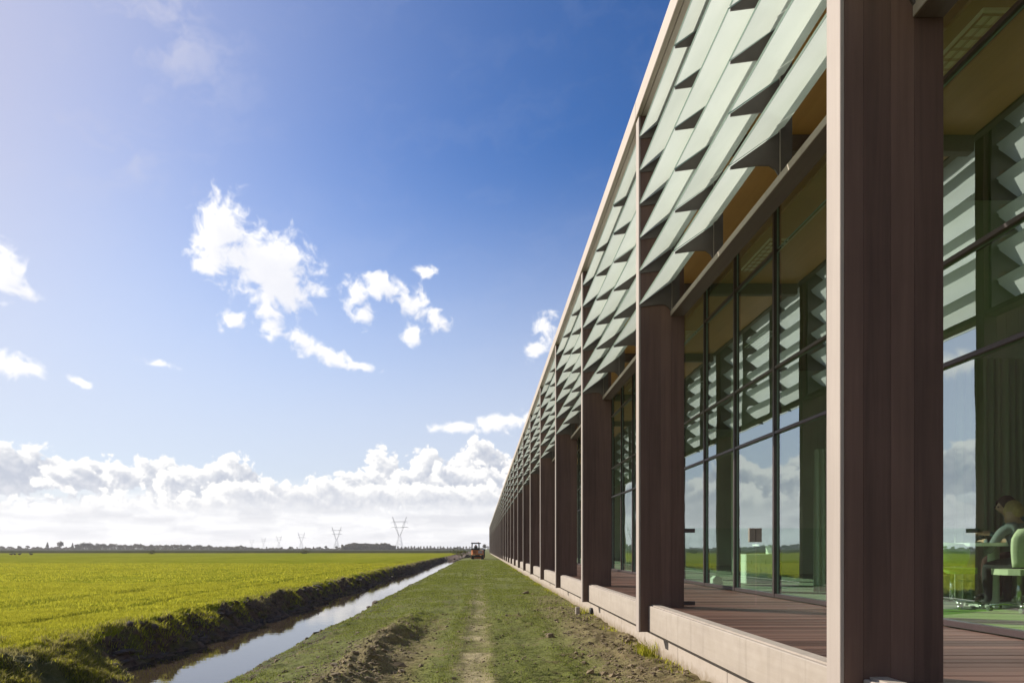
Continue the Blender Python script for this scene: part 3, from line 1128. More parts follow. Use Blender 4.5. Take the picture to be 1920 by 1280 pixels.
# glazing behind the deck
TR = [-.705, 1.675, 2.608, 4.30, 5.02]
ML = P / 3
gm = MB()
gm.box(XG - .055, XG + .055, -.025, .025, DECK + .002, Z(5.019))
mull_me = gm.mesh('mullion', M['frame_dark'])
gpane = []
for i in range(4):
    g = MB()
    g.box(XG - .012, XG + .012, .026, ML - .026, Z(TR[i]) + (.06 if i == 0 else .026), Z(TR[i + 1]) - .026, 0, [2, 2, 2, 1, 2, 0])
    gpane.append(g.mesh('window_pane', [M['window_glass'], M['window_back'], M['glass_edge']]))
gt = []
for i in range(4):
    g = MB()
    lo, hi = (Z(TR[0]) + .002, Z(TR[0]) + .058) if i == 0 else (Z(TR[i]) - .024, Z(TR[i]) + .024)
    g.bbox(XG - .05, XG + .05, .0255, ML - .0255, lo, hi, .006)
    gt.append(g.mesh('sill' if i == 0 else 'transom', M['frame_dark']))
NG = 9
for k in range(-1, NG):
    gz = empty('glazing', (0, fin_y(k) - FT / 2, 0), parent=bld)
    for j in range(3):
        place('mullion', mull_me, gz, (0, ML * j, 0))
        for i in range(4):
            merge = False
            place('window_pane', gpane[i], gz, (0, ML * j, 0))
            if i == 3 and j == 0:
                continue
            place('sill' if i == 0 else 'transom', gt[i], gz, (0, ML * j, 0))
g = MB()
g.box(XG - .012, XG + .012, fin_y(NG), fin_y(NB), DECK, Z(5.019), 0, [2, 2, 2, 1, 2, 0])
g.build('far_glazing', [M['window_glass'], M['window_back'], M['glass_edge']], bld)

# rooms behind the glass
IN_END = fin_y(NG) + 20
r = MB()
r.box(4.205, 16.0, Y_A, Y_B, DECK - .2, DECK - .012)
r.build('floor', M['carpet_grey'], bld)
r = MB()
r.box(4.45, 16, Y_A + .2, Y_B - .2, Z(4.96), Z(5.0))
ceil = r.build('ceiling', M['ceiling'], bld)
r = MB()
r.box(15.8, 16.0, Y_A + .2, Y_B - .2, DECK, Z(5.27))
r.box(4.4, 16.0, Y_B - .2, Y_B - .02, DECK, Z(5.27))
r.box(4.4, 16.0, Y_A, Y_A + .19, DECK, Z(5.27))
r.build('rear_wall', M['wall_in'], bld)
r = MB()
for k in (1, 3, 5, 8, 12):
    r.box(5.6 if k == 1 else 7.0, 15.7, fin_y(k) + 1.3, fin_y(k) + 1.45, DECK, Z(4.95))
r.build('partition_wall', M['wall_in'], bld)
r = MB()
for ya_, yb_ in ((6.6, 8.9),):
    r.box(4.45, 9.5, ya_ - 3, yb_ - 0.95, DECK - .011, DECK - .001)
r.build('carpet', M['carpet'], bld)
for k in range(0, 4):
    for x_ in (4.75, 6.6):
        lg = MB()
        yb_ = fin_y(k) + 3.1
        lg.box(x_ - .15, x_ + .15, yb_ - .6, yb_ + .6, Z(4.925), Z(4.958), 1)
        for s in range(9):
            lg.box(x_ - .14, x_ + .14, yb_ - .58 + s * .145, yb_ - .57 + s * .145, Z(4.90), Z(4.924), 0)
        for s in range(4):
            lg.box(x_ - .14 + s * .09, x_ - .13 + s * .09, yb_ - .58, yb_ + .58, Z(4.898), Z(4.922), 0)
        lg.build('ceiling_light', [M['chrome'], M['white_lacquer']], ceil)

# glass gate across the deck passage beside the second fin
gate = empty('glass_gate', (0, fin_y(1) - .07, 0), parent=bld)
g = MB()
g.box(XC + .02, 3.335, -.006, .006, DECK + .02, DECK + .955)
g.build('gate_pane', M['gate_glass'], gate)
g = MB()
g.box(3.36, 4.19, -.006, .006, DECK + .02, DECK + .955)
g.build('fixed_pane', M['gate_glass'], gate)
for zz, h in ((.90, .05), (.015, .05)):
    g = MB()
    g.bbox(XC + .005, XC + .15, -.02, .02, DECK + zz, DECK + zz + h, .004)
    g.build('hinge', M['frame_dark'], gate)
for x_ in (3.262, 3.340):
    g = MB()
    g.bbox(x_, x_ + .074, -.022, .022, DECK + .785, DECK + .955, .004)
    g.build('lock_plate', M['plate'], gate)


# ================================================================== furniture and people seen through the glass
FL = DECK - .001


def chair(loc, rz, label, fabric, back_h):
    t = tag(empty('office_chair', loc, rz), label, 'chair', 'office chairs at the white table')
    b = MB()
    for i in range(5):
        a = 2 * math.pi * i / 5 + .3
        ca, sa = math.cos(a), math.sin(a)
        b.tube([(0, 0, .085), (.15 * ca, .15 * sa, .085), (.29 * ca, .29 * sa, .065)], [.022, .018, .014], 6)
    b.tube([(0, 0, .07), (0, 0, .40)], [.03, .022], 10)
    b.build('base', M['chrome'], t)
    for i in range(5):
        a = 2 * math.pi * i / 5 + .3
        c = MB()
        x, y = .29 * math.cos(a), .29 * math.sin(a)
        c.tube([(x - .022, y, .028), (x + .022, y, .028)], .028, 10)
        c.build('castor', M['chrome'], t)
    s = MB()
    n = 14
    pts = []
    for i in range(n):
        a = 2 * math.pi * i / n
        r = 1 / (abs(math.cos(a)) ** 3 + abs(math.sin(a)) ** 3) ** (1 / 3)
        pts.append((.235 * r * math.cos(a), .225 * r * math.sin(a)))
    s.prism_z(pts, .41, .475)
    s.build('seat', fabric, t)
    k = MB()                                   # curved shell at the rear (local -y)
    nu, nv = 12, 8
    V, Fc = [], []
    for side in (0, 1):
        for j in range(nv + 1):
            v = j / nv
            zz = .50 + (back_h - .50) * v
            hw = (.20 + .05 * math.sin(v * 2.2)) * (1 - .35 * max(0, v - .8) / .2 * .6)
            for i in range(nu + 1):
                u = -1 + 2 * i / nu
                V.append((hw * u, -.23 - .06 * v + .10 * u * u - .035 * side, zz + (.02 * (1 - u * u) if j == nv else 0)))
    W_ = nu + 1
    o2 = W_ * (nv + 1)
    for j in range(nv):
        for i in range(nu):
            a = j * W_ + i
            Fc.append((a, a + W_, a + W_ + 1, a + 1))
            Fc.append((o2 + a, o2 + a + 1, o2 + a + W_ + 1, o2 + a + W_))
    for i in range(nu):
        Fc.append((i, i + 1, o2 + i + 1, o2 + i))
        a = nv * W_ + i
        Fc.append((a + 1, a, o2 + a, o2 + a + 1))
    for j in range(nv):
        a = j * W_
        Fc.append((a + W_, a, o2 + a, o2 + a + W_))
        a += nu
        Fc.append((a, a + W_, o2 + a + W_, o2 + a))
    k.add(V, Fc, 0, True)
    k.build('backrest', fabric, t)
    m_ = MB()
    m_.tube([(0, -.10, .40), (0, -.27, .42), (0, -.30, .56)], .018, 8)
    m_.build('back_support', M['black_plastic'], t)
    return t


chair((5.66, 8.22, FL), R(-55), 'green swivel chair at the left end of the white table behind the glass', M['green_fabric'], .76)
chair((6.06, 7.70, FL), R(4), 'cream swivel chair with its back to the window, in front of the seated pair', M['cream'], .92)

tb = tag(empty('table', (6.22, 8.3, FL)), 'white table on one thick round leg, two people sitting at it behind the glass', 'table')
t_ = MB()
n = 28
pts = []
for i in range(n):
    a = 2 * math.pi * i / n
    r = 1 / (abs(math.cos(a)) ** 4 + abs(math.sin(a)) ** 4) ** .25
    pts.append((.52 * r * math.cos(a), .36 * r * math.sin(a)))
t_.prism_z(pts, .735, .775)
t_.build('table_top', M['white_lacquer'], tb)
t_ = MB()
t_.lathe([(.062, .03), (.06, .40), (.06, .734)], n=18)
t_.build('leg', M['white_lacquer'], tb)
t_ = MB()
t_.lathe([(.25, 0), (.25, .015), (.07, .0295)], n=24)
t_.build('foot', M['white_lacquer'], tb)


def person(loc, rz, label, J, edges, hair_c, mats, group=None):
    """J: name -> (pos, radius); edges: (a, b, material slot)"""
    t = tag(empty('person', loc, rz), label, 'person', group)
    names = list(J)
    idx = {k: i for i, k in enumerate(names)}
    me = bpy.data.meshes.new('body')
    me.from_pydata([J[k][0] for k in names], [(idx[a], idx[b]) for a, b, _ in edges], [])
    ob = bpy.data.objects.new('body_cage', me)
    link(ob)
    mod = ob.modifiers.new('Skin', 'SKIN')
    sk = me.skin_vertices[0].data
    for k in names:
        r = J[k][1]
        sk[idx[k]].radius = r if hasattr(r, '__len__') else (r, r)
        sk[idx[k]].use_root = (k == 'pelvis')
    mod.use_smooth_shade = True
    sub = ob.modifiers.new('Subsurf', 'SUBSURF')
    sub.levels = 2
    dg = bpy.context.evaluated_depsgraph_get()
    me2 = bpy.data.meshes.new_from_object(ob.evaluated_get(dg))
    me2.name = 'body'
    bpy.data.objects.remove(ob)
    me2.materials.clear()
    for mt in mats:
        me2.materials.append(mt)
    segs = [(Vector(J[a][0]), Vector(J[b][0]), s) for a, b, s in edges]
    for p in me2.polygons:
        c = p.center
        best = (9e9, 0)
        for a, b, s in segs:
            ab = b - a
            tt = max(0, min(1, (c - a).dot(ab) / max(ab.length_squared, 1e-9)))
            d = (c - a - ab * tt).length
            if d < best[0]:
                best = (d, s)
        p.material_index = best[1]
        p.use_smooth = True
    place('body', me2, t)
    # hair: shell over the skull, open at the face (+y of the head)
    hc = Vector(J['head'][0])
    h = MB()
    V, Fc = [], []
    nu, nv = 18, 9
    for j in range(nv + 1):
        ph = math.pi * j / nv * .72
        for i in range(nu):
            th = 2 * math.pi * i / nu
            face = max(0, math.sin(th))
            ph2 = ph * (1 - .52 * face ** 1.5)
            r = 1 + .05 * math.sin(5 * th + 3 * ph)
            V.append(hc + Vector((.092 * r * math.sin(ph2) * math.cos(th), -.012 + .112 * r * math.sin(ph2) * math.sin(th), .012 + .122 * r * math.cos(ph2))))
    for j in range(nv):
        for i in range(nu):
            Fc.append((j * nu + i, (j + 1) * nu + i, (j + 1) * nu + (i + 1) % nu, j * nu + (i + 1) % nu))
    h.add(V, Fc, 0, True)
    h.build('hair', hair_c, t)
    for s in (-1, 1):
        e = MB()
        e.tube([hc + Vector((.034 * s, .086, .004)), hc + Vector((.034 * s, .094, .004))], .011, 8)
        e.build('eye', M['black_plastic'], t)
    return t


M['skin'] = plain('skin', (.46, .28, .19), .5, 0, .05, 9)
M['hair_dark'] = plain('hair_dark', (.03, .015, .010), .5, 0, .2, 40)
M['hair_blond'] = plain('hair_blond', (.38, .25, .09), .5, 0, .2, 40)
M['cloth_teal'] = plain('cloth_teal', (.05, .13, .13), .9, 0, .15, 12)
M['cloth_grey'] = plain('cloth_grey', (.17, .185, .195), .9, 0, .12, 12)
M['cloth_maroon'] = plain('cloth_maroon', (.055, .02, .018), .9, 0, .15, 12)
M['cloth_black'] = plain('cloth_black', (.03, .028, .03), .9, 0, .15, 12)


def seated(lean, arms_fwd, head_drop, turn):
    """joints of a figure on a chair, facing +y, seat 0.46 high"""
    sh_y, sh_z = .05 + lean * .45, .98 - lean * .12
    J = {'pelvis': ((0, 0, .54), (.155, .12)), 'waist': ((0, .02 + lean * .12, .68), (.135, .10)), 'chest': ((0, .04 + lean * .32, .85), (.155, .115)),
         'collar': ((0, sh_y, sh_z), (.10, .075)), 'neck': ((0, sh_y + .02 + lean * .10, sh_z + .08), .052),
         'head': ((turn * .03, sh_y + .05 + lean * .16, sh_z + .19 - head_drop), (.080, .098)), 'crown': ((turn * .03, sh_y + .035 + lean * .15, sh_z + .275 - head_drop), (.06, .072)),
         'chin': ((turn * .04, sh_y + .09 + lean * .17, sh_z + .125 - head_drop), .042),
         'nose': ((turn * .05, sh_y + .15 + lean * .17, sh_z + .18 - head_drop), .013)}
    E = [('pelvis', 'waist', 0), ('waist', 'chest', 0), ('chest', 'collar', 0), ('collar', 'neck', 2), ('neck', 'head', 2), ('head', 'crown', 2), ('head', 'chin', 2), ('head', 'nose', 2)]
    for s, n in ((-1, 'l'), (1, 'r')):
        J[n + 'ear'] = ((turn * .03 + s * .092, sh_y + .035 + lean * .16, sh_z + .18 - head_drop), .016)
        J[n + 'sho'] = ((s * .185, sh_y - .01, sh_z - .045), .058)
        J[n + 'elb'] = ((s * .25, sh_y + .09 + .06 * arms_fwd, sh_z - .29), .042)
        J[n + 'wri'] = ((s * .13, sh_y + .27 + .05 * arms_fwd, .80), .028)
        J[n + 'palm'] = ((s * .10, sh_y + .34 + .05 * arms_fwd, .80), (.036, .018))
        E += [('head', n + 'ear', 2), ('collar', n + 'sho', 0), (n + 'sho', n + 'elb', 0), (n + 'elb', n + 'wri', 0), (n + 'wri', n + 'palm', 2)]
        for i in range(4):
            b = Vector(J[n + 'palm'][0]) + Vector(((i - 1.5) * .020, .045, .002))
            L2 = (.030, .036, .033, .026)[i]
            J[n + 'f%da' % i] = (tuple(b), .0095)
            J[n + 'f%db' % i] = (tuple(b + Vector((0, L2, -.006))), .0075)
            E += [(n + 'palm', n + 'f%da' % i, 2), (n + 'f%da' % i, n + 'f%db' % i, 2)]
        J[n + 'th'] = (tuple(Vector(J[n + 'palm'][0]) + Vector((-s * .045, .015, 0))), .011)
        J[n + 'tt'] = (tuple(Vector(J[n + 'palm'][0]) + Vector((-s * .055, .05, 0))), .009)
        E += [(n + 'palm', n + 'th', 2), (n + 'th', n + 'tt', 2)]
        J[n + 'hip'] = ((s * .095, .06, .53), .092)
        J[n + 'knee'] = ((s * .12, .45, .50), .062)
        J[n + 'calf'] = ((s * .12, .45, .30), .055)
        J[n + 'ank'] = ((s * .12, .43, .085), .038)
        J[n + 'toe'] = ((s * .13, .58, .035), (.042, .03))
        E += [('pelvis', n + 'hip', 1), (n + 'hip', n + 'knee', 1), (n + 'knee', n + 'calf', 1), (n + 'calf', n + 'ank', 1), (n + 'ank', n + 'toe', 3)]
    return J, E


J_, E_ = seated(.34, 1, .03, 0)
P_ = person((6.98, 8.60, FL + .02), R(78), 'seated person with dark hair leaning over the white table behind the glass', J_, E_, M['hair_dark'],
       [M['cloth_teal'], M['cloth_maroon'], M['skin'], M['black_plastic']])
P_.scale = (1.1, 1.1, 1.1)
J_, E_ = seated(.25, .4, .0, 1)
person((6.24, 7.80, FL), R(2), 'seated person with blond hair and grey top on the cream chair', J_, E_, M['hair_blond'],
       [M['cloth_grey'], M['cloth_black'], M['skin'], M['black_plastic']])
chair((7.05, 8.61, FL + .03), R(78), 'dark swivel chair under the seated person with dark hair', M['cloth_black'], .80)


def curtain(x0, x1, y, z1, label, mat, folds=9, ang=0.0, group='curtains inside the windows'):
    n = folds * 8
    V = []
    for side in (0, 1):
        for zz, amp in ((FL + .01, 1.0), (FL + 1.2, .95), (z1, .7)):
            for i in range(n + 1):
                u = i / n
                dx = (x1 - x0) * u
                dy = amp * (.042 * math.sin(2 * math.pi * folds * u) + .022 * math.sin(2 * math.pi * (folds * .37) * u + 1.1)) + .006 * side
                V.append((dx * math.cos(ang) - dy * math.sin(ang), dx * math.sin(ang) + dy * math.cos(ang), zz - FL))
    W_ = n + 1
    Fc = []
    for side in (0, 1):
        o = side * 3 * W_
        for j in range(2):
            for i in range(n):
                a = o + j * W_ + i
                q = (a, a + 1, a + W_ + 1, a + W_)
                Fc.append(q if side == 0 else q[::-1])
    b = MB().add(V, Fc, 0, True)
    o = b.build('curtain', mat, None, (x0, y, FL))
    tag(o, label, 'curtain', group)
    return o


curtain(6.36, 7.35, 9.15, Z(2.55), 'dark grey-green curtain hanging behind the seated pair', M['curtain_dark'], 10)
curtain(5.36, 5.98, 11.0, Z(1.60), 'pale gathered curtain inside the window of the second bay, beside the near fin', M['curtain'], 8)
curtain(4.62, 5.10, 22.6, Z(2.55), 'pale curtain inside the third bay, seen between two far fins', M['curtain'], 6)

cb_ = tag(empty('cabinet', (5.10, 13.2, FL)), 'low white cabinet on the floor inside the second bay window', 'cabinet')
c = MB()
c.bbox(0, .56, 0, .42, .03, .60, .006)
c.build('carcass', M['white_lacquer'], cb_)
for i in range(2):
    c = MB()
    c.bbox(.006 + .277 * i, .275 + .277 * i, -.018, -.001, .04, .59, .004)
    d = c.build('door', M['white_lacquer'], cb_)
    c = MB()
    c.tube([(.10 + .277 * i, -.03, .48), (.10 + .277 * i, -.03, .40)], .006, 6)
    c.build('handle', M['chrome'], d)
c = MB()
c.box(.27, .56, .05, .35, .76, .79)
c.box(.53, .55, .06, .34, .601, .759)
c.build('shelf', M['white_lacquer'], cb_)

bx = tag(empty('box', (4.50, 13.3, FL)), 'small crumpled white box on the floor just inside the glass', 'box')
c = MB()
c.bbox(0, .20, 0, .16, 0, .11, .01)
c.build('carton', M['white_lacquer'], bx)
c = MB()
c.prism_y([(-.005, .1105), (.205, .1105), (.13, .165), (.06, .175)], .0, .16)
c.build('lid', M['white_lacquer'], bx)

# ================================================================== plants and loose ground
def leaf_mat(name, c, tc, var=.35, trans=.5):
    m, N, out = new_mat(name)
    L = m.node_tree.links
    rnd = N.new('ShaderNodeNewGeometry').outputs['Random Per Island']
    pos = N.new('ShaderNodeNewGeometry').outputs['Position']
    k = N.m('MULTIPLY_ADD', N.noise(pos, 1.1, 3, .6), .7, N.m('MULTIPLY', rnd, .55))
    def r(c):
        return N.ramp(k, [(.25, tuple(x * (1 - var) for x in c)), (.85, tuple(x * (1 + var) for x in c))])
    d = N.new('ShaderNodeBsdfDiffuse')
    t = N.new('ShaderNodeBsdfTranslucent')
    L.new(r(c), d.inputs[0])
    L.new(r(tc), t.inputs[0])
    x = N.new('ShaderNodeMixShader')
    x.inputs[0].default_value = trans
    L.new(d.outputs[0], x.inputs[1])
    L.new(t.outputs[0], x.inputs[2])
    L.new(x.outputs[0], out.inputs[0])
    return m


M['grass'] = leaf_mat('grass_blade', (.185, .205, .026), (.38, .36, .035), .4)
M['grass_young'] = leaf_mat('grass_young', (.11, .132, .03), (.18, .20, .04))
M['grass_dry'] = leaf_mat('grass_dry', (.16, .14, .06), (.26, .23, .09))
M['foliage'] = leaf_mat('tree_foliage', (.050, .045, .032), (.07, .06, .035))
M['foliage_green'] = leaf_mat('shrub_foliage', (.055, .06, .022), (.08, .08, .02))
M['clod'] = plain('soil_clod', (.17, .125, .068), .95, 0, .4, 9)
M['clod_dark'] = plain('wet_clod', (.085, .06, .042), .9, 0, .4, 9)


def blades(name, pts, hgt, wid, mat, seed=1, lean=.5, drift=(0, 0)):
    g = np.random.default_rng(seed)
    n = len(pts)
    h = hgt * g.uniform(.55, 1.25, n)
    a = g.uniform(0, 2 * np.pi, n)
    b = g.uniform(0, 2 * np.pi, n)
    ln = lean * g.uniform(.2, 1.3, n) * h
    w = wid * g.uniform(.7, 1.3, n)
    wx, wy = np.cos(a) * w * .5, np.sin(a) * w * .5
    lx, ly = np.cos(b) * ln + drift[0] * h, np.sin(b) * ln + drift[1] * h
    P = np.zeros((n, 5, 3))
    P[:, 0] = pts + np.stack([-wx, -wy, h * 0 - .01], 1)
    P[:, 1] = pts + np.stack([wx, wy, h * 0 - .01], 1)
    P[:, 2] = pts + np.stack([-wx * .75 + lx * .35, -wy * .75 + ly * .35, h * .6], 1)
    P[:, 3] = pts + np.stack([wx * .75 + lx * .35, wy * .75 + ly * .35, h * .6], 1)
    P[:, 4] = pts + np.stack([lx, ly, h * .97], 1)
    base = (np.arange(n) * 5)[:, None]
    F = np.concatenate([base + np.array([[0, 1, 3]]), base + np.array([[0, 3, 2]]), base + np.array([[2, 3, 4]])], 0)
    o = place(name, np_mesh(name, P.reshape(-1, 3), F, mat))
    return o


def scatter(x0, x1, y0, y1, n, seed, keep):
    g = np.random.default_rng(seed)
    x, y = g.uniform(x0, x1, n), g.uniform(y0, y1, n)
    k = g.uniform(0, 1, n) < keep(x, y)
    x, y = x[k], y[k]
    return np.stack([x, y, ground_z(x, y)], 1)


# pasture: dense close by, thinning with distance
view = lambda x, y: sstep(x, -.76 * y - 2.5, -.76 * y - .5)
pch = lambda x, y: .45 + .55 * sstep(fbm(x * .9, y * .9, 91, 3), -.3, .25)
edge = lambda x, y: sstep(x, -6.05 + .0, -6.12)
ptsA = scatter(-15, -5.9, 7, 14, 200000, 1, lambda x, y: view(x, y) * pch(x, y) * edge(x - xlip(y), y))
ptsB = scatter(-24, -6.0, 14, 26, 200000, 2, lambda x, y: view(x, y) * pch(x, y) * edge(x - xlip(y), y) * .9)
ptsC = scatter(-48, -6.0, 26, 60, 150000, 3, lambda x, y: view(x, y) * pch(x, y) * edge(x - xlip(y), y))
for i, (pt, h, w) in enumerate(((ptsA, .050, .0065), (ptsB, .055, .012), (ptsC, .06, .028))):
    tag(blades('pasture_grass', pt, h, w, M['grass'], 20 + i, .7), kind='stuff')
# tussocks hanging over the ditch edge and on the slumped near bank
lipk = lambda x, y: np.exp(-((x - xlip(y) + 6.05) / .22) ** 2) * (.25 + .75 * sstep(fbm(x * 1.3, y * 1.3, 95, 3), -.25, .25))
pts = scatter(-6.9, -5.2, 6.5, 30, 70000, 5, lambda x, y: lipk(x, y) * sstep(y, 36, 12))
tag(blades('edge_grass', pts, .065, .008, M['grass_dry'], 30, 1.0, (.25, 0)), kind='stuff')
slump = lambda x, y: sstep(y, 10.9, 9.3) * sstep(x, -4.92, -5.2) * sstep(fbm(x * 1.4, y * 1.4, 97, 3), -.3, .2)
pts = scatter(-7.0, -4.8, 6.3, 10.9, 90000, 6, slump)
tag(blades('bank_grass', pts[::2], .06, .008, M['grass'], 31, .9, (.15, 0)), kind='stuff')
tag(blades('bank_grass', pts[1::3], .075, .008, M['grass_dry'], 41, 1.1, (.2, 0)), kind='stuff')
lipf = lambda x, y: np.exp(-((x - xlip(y) + 6.1) / .25) ** 2) * sstep(fbm(x * .8, y * .8, 99, 3), -.3, .2)
pts = scatter(-6.9, -5.2, 28, 100, 22000, 7, lipf)
tag(blades('edge_grass', pts, .085, .025, M['grass_dry'], 32, .9, (.2, 0)), kind='stuff')
clump = lambda x, y: np.exp(-((x - xlip(y) + 5.9) / .22) ** 2) * sstep(fbm(x * 1.2, y * .9, 121, 3), 0, .3)
pts = scatter(-6.5, -5.2, 9, 45, 60000, 22, clump)
tag(blades('edge_grass', pts, .085, .010, M['grass'], 42, 1.0, (.35, 0)), kind='stuff')
# young grass on the strip
def strip_cover(x, y):
    c = sstep(fbm(x * 1.1, y * .8, 101, 4), -.35, .25) * .75 + .15
    c = c * (1 - .9 * np.exp(-((x + .10) / .22) ** 4) * sstep(y, 40, 9))
    for tx, tw in ((.26, .15), (.68, .24), (-.75, .22)):
        c = c * (1 - .8 * np.exp(-((x - tx) / tw) ** 4) * sstep(y, 24, 10))
    c = c * (1 - .8 * sstep(x, .9, 1.4) * sstep(y, 26, 9))
    c = c * (1 - .75 * np.exp(-((x + 1.25) / .6) ** 4) * sstep(y, 14, 9))
    return c
vis = lambda x, y: sstep(x, -.6 * y - 1, -.55 * y)
pts = scatter(-3.1, 2.15, 5.6, 13, 100000, 8, lambda x, y: vis(x, y) * strip_cover(x, y))
tag(blades('strip_grass', pts, .022, .0055, M['grass_young'], 33, 1.0), kind='stuff')
pts = scatter(-3.1, 2.15, 13, 30, 110000, 9, lambda x, y: strip_cover(x, y))
tag(blades('strip_grass', pts, .028, .011, M['grass_young'], 34, .9), kind='stuff')
pts = scatter(-3.1, 2.15, 30, 80, 70000, 10, lambda x, y: strip_cover(x, y))
tag(blades('strip_grass', pts, .04, .03, M['grass_young'], 35, .9), kind='stuff')
pts = scatter(1.85, 2.205, 6, 60, 16000, 12, lambda x, y: .5 * sstep(fbm(x * 2, y * .9, 105, 3), -.15, .3) * sstep(x, 1.85, 2.15))
tag(blades('wall_foot_grass', pts, .06, .008, M['grass'], 36, .7), kind='stuff')

ICO = []
_p = (1 + 5 ** .5) / 2
for v in ((-1, _p, 0), (1, _p, 0), (-1, -_p, 0), (1, -_p, 0), (0, -1, _p), (0, 1, _p), (0, -1, -_p), (0, 1, -_p), (_p, 0, -1), (_p, 0, 1), (-_p, 0, -1), (-_p, 0, 1)):
    ICO.append(v)
ICO = np.array(ICO) / 1.902
ICF = np.array([(0, 11, 5), (0, 5, 1), (0, 1, 7), (0, 7, 10), (0, 10, 11), (1, 5, 9), (5, 11, 4), (11, 10, 2), (10, 7, 6), (7, 1, 8),
                (3, 9, 4), (3, 4, 2), (3, 2, 6), (3, 6, 8), (3, 8, 9), (4, 9, 5), (2, 4, 11), (6, 2, 10), (8, 6, 7), (9, 8, 1)])


def clods(name, pts, size, mat, seed):
    g = np.random.default_rng(seed)
    n = len(pts)
    sz = size * np.exp(g.normal(0, .55, n))
    sc = np.stack([sz * g.uniform(.7, 1.3, n), sz * g.uniform(.7, 1.3, n), sz * g.uniform(.45, .8, n)], 1)
    V = ICO[None] * (1 + g.uniform(-.3, .3, (n, 12, 1))) * sc[:, None, :]
    a = g.uniform(0, 6.28, n)
    ca, sa = np.cos(a)[:, None], np.sin(a)[:, None]
    V = np.stack([V[..., 0] * ca - V[..., 1] * sa, V[..., 0] * sa + V[..., 1] * ca, V[..., 2]], -1) + pts[:, None, :]
    F = (np.arange(n) * 12)[:, None, None] + ICF[None]
    o = place(name, np_mesh(name, V.reshape(-1, 3), F.reshape(-1, 3), mat))
    return tag(o, kind='stuff')


k1 = lambda x, y: sstep(x, .8, 1.7) * sstep(y, 24, 7) * (.2 + .8 * sstep(fbm(x * 1.5, y * 1.5, 111, 3), -.2, .3))
clods('soil_clods', scatter(.7, 2.2, 5.8, 24, 5200, 13, k1), .016, M['clod'], 1)
k2 = lambda x, y: np.exp(-((x + 1.45) / .45) ** 2) * sstep(y, 15, 8)
clods('soil_clods', scatter(-2.6, -.4, 5.8, 15, 5200, 14, k2), .0115, M['clod'], 2)
k3 = lambda x, y: np.exp(-((x + 3.15 + .0) / .16) ** 2)
clods('soil_clods', scatter(-3.6, -2.8, 6, 60, 1700, 15, k3), .026, M['clod_dark'], 3)
k4 = lambda x, y: sstep(x - xlip(y), -6.1, -5.9) * sstep(x, -5.3, -5.45) * sstep(y, 10.2, 11.2)
clods('bank_clods', scatter(-6.2, -5.2, 8, 100, 9000, 16, k4), .035, M['clod_dark'], 4)
k5 = lambda x, y: sstep(y, 24, 7) * sstep(fbm(x * 1.6, y * 1.3, 113, 3), -.35, .35)
clods('soil_clods', scatter(-3.0, 1.6, 5.8, 24, 15000, 17, k5), .0075, M['clod'], 5)
clods('soil_clods', scatter(-2.6, -.5, 5.8, 13, 7000, 18, k2), .009, M['clod'], 6)
clods('soil_clods', scatter(.8, 2.2, 5.8, 16, 7000, 21, k1), .008, M['clod'], 7)


def tuft(name, loc, n, h, mat, label, cat, seed, spread=.08):
    g = np.random.default_rng(seed)
    p = np.stack([g.normal(0, spread, n), g.normal(0, spread * .7, n), np.zeros(n)], 1)
    o = blades(name, p, h, .008, mat, seed, .6)
    o.location = loc
    return tag(o, label, cat)


tuft('grass_tuft', (2.09, 8.6, .0), 90, .19, M['grass'], 'tuft of long grass growing against the pale plinth', 'grass tuft', 5)
dp = tag(empty('drain_outlet', (2.2, 13.6, .10)), 'small dark drain opening with a pale stub at the foot of the plinth', 'drain')
c = MB()
c.tube([(.004, 0, 0), (-.05, 0, 0)], .075, 14)
c.build('pipe', M['black_plastic'], dp)
c = MB()
c.bbox(-.30, -.22, .2, .28, -.12, .07, .008)
c.build('stub', M['concrete'], dp)
tuft('weed', (2.1, 13.95, .0), 50, .16, M['grass'], 'weed growing beside the dark drain opening by the plinth', 'weed', 6, .06)


def leaf_cloud(center, rad, n, size, seed, flat=.6):
    """leaf clumps spread through an ellipsoid with bites taken out"""
    g = np.random.default_rng(seed)
    d = g.normal(0, 1, (n, 3))
    d /= np.linalg.norm(d, axis=1)[:, None]
    r = g.uniform(.25, 1, n) ** .5
    wob = 1 + .28 * np.sin(d[:, 0] * 5 + seed) * np.cos(d[:, 1] * 4 + d[:, 2] * 5 + seed * 2)
    p = d * (r * wob)[:, None] * np.array(rad) + np.array(center)
    q = g.normal(0, 1, (n, 3))
    q /= np.linalg.norm(q, axis=1)[:, None]
    t = np.cross(q, g.normal(0, 1, (n, 3)))
    t /= np.linalg.norm(t, axis=1)[:, None]
    s = size * g.uniform(.6, 1.4, n)[:, None]
    V = np.stack([p + q * s, p + t * s * .7, p - q * s * .9, p - t * s * .6], 1)
    F = (np.arange(n) * 4)[:, None] + np.array([[0, 1, 2, 3]])
    return V.reshape(-1, 3), F


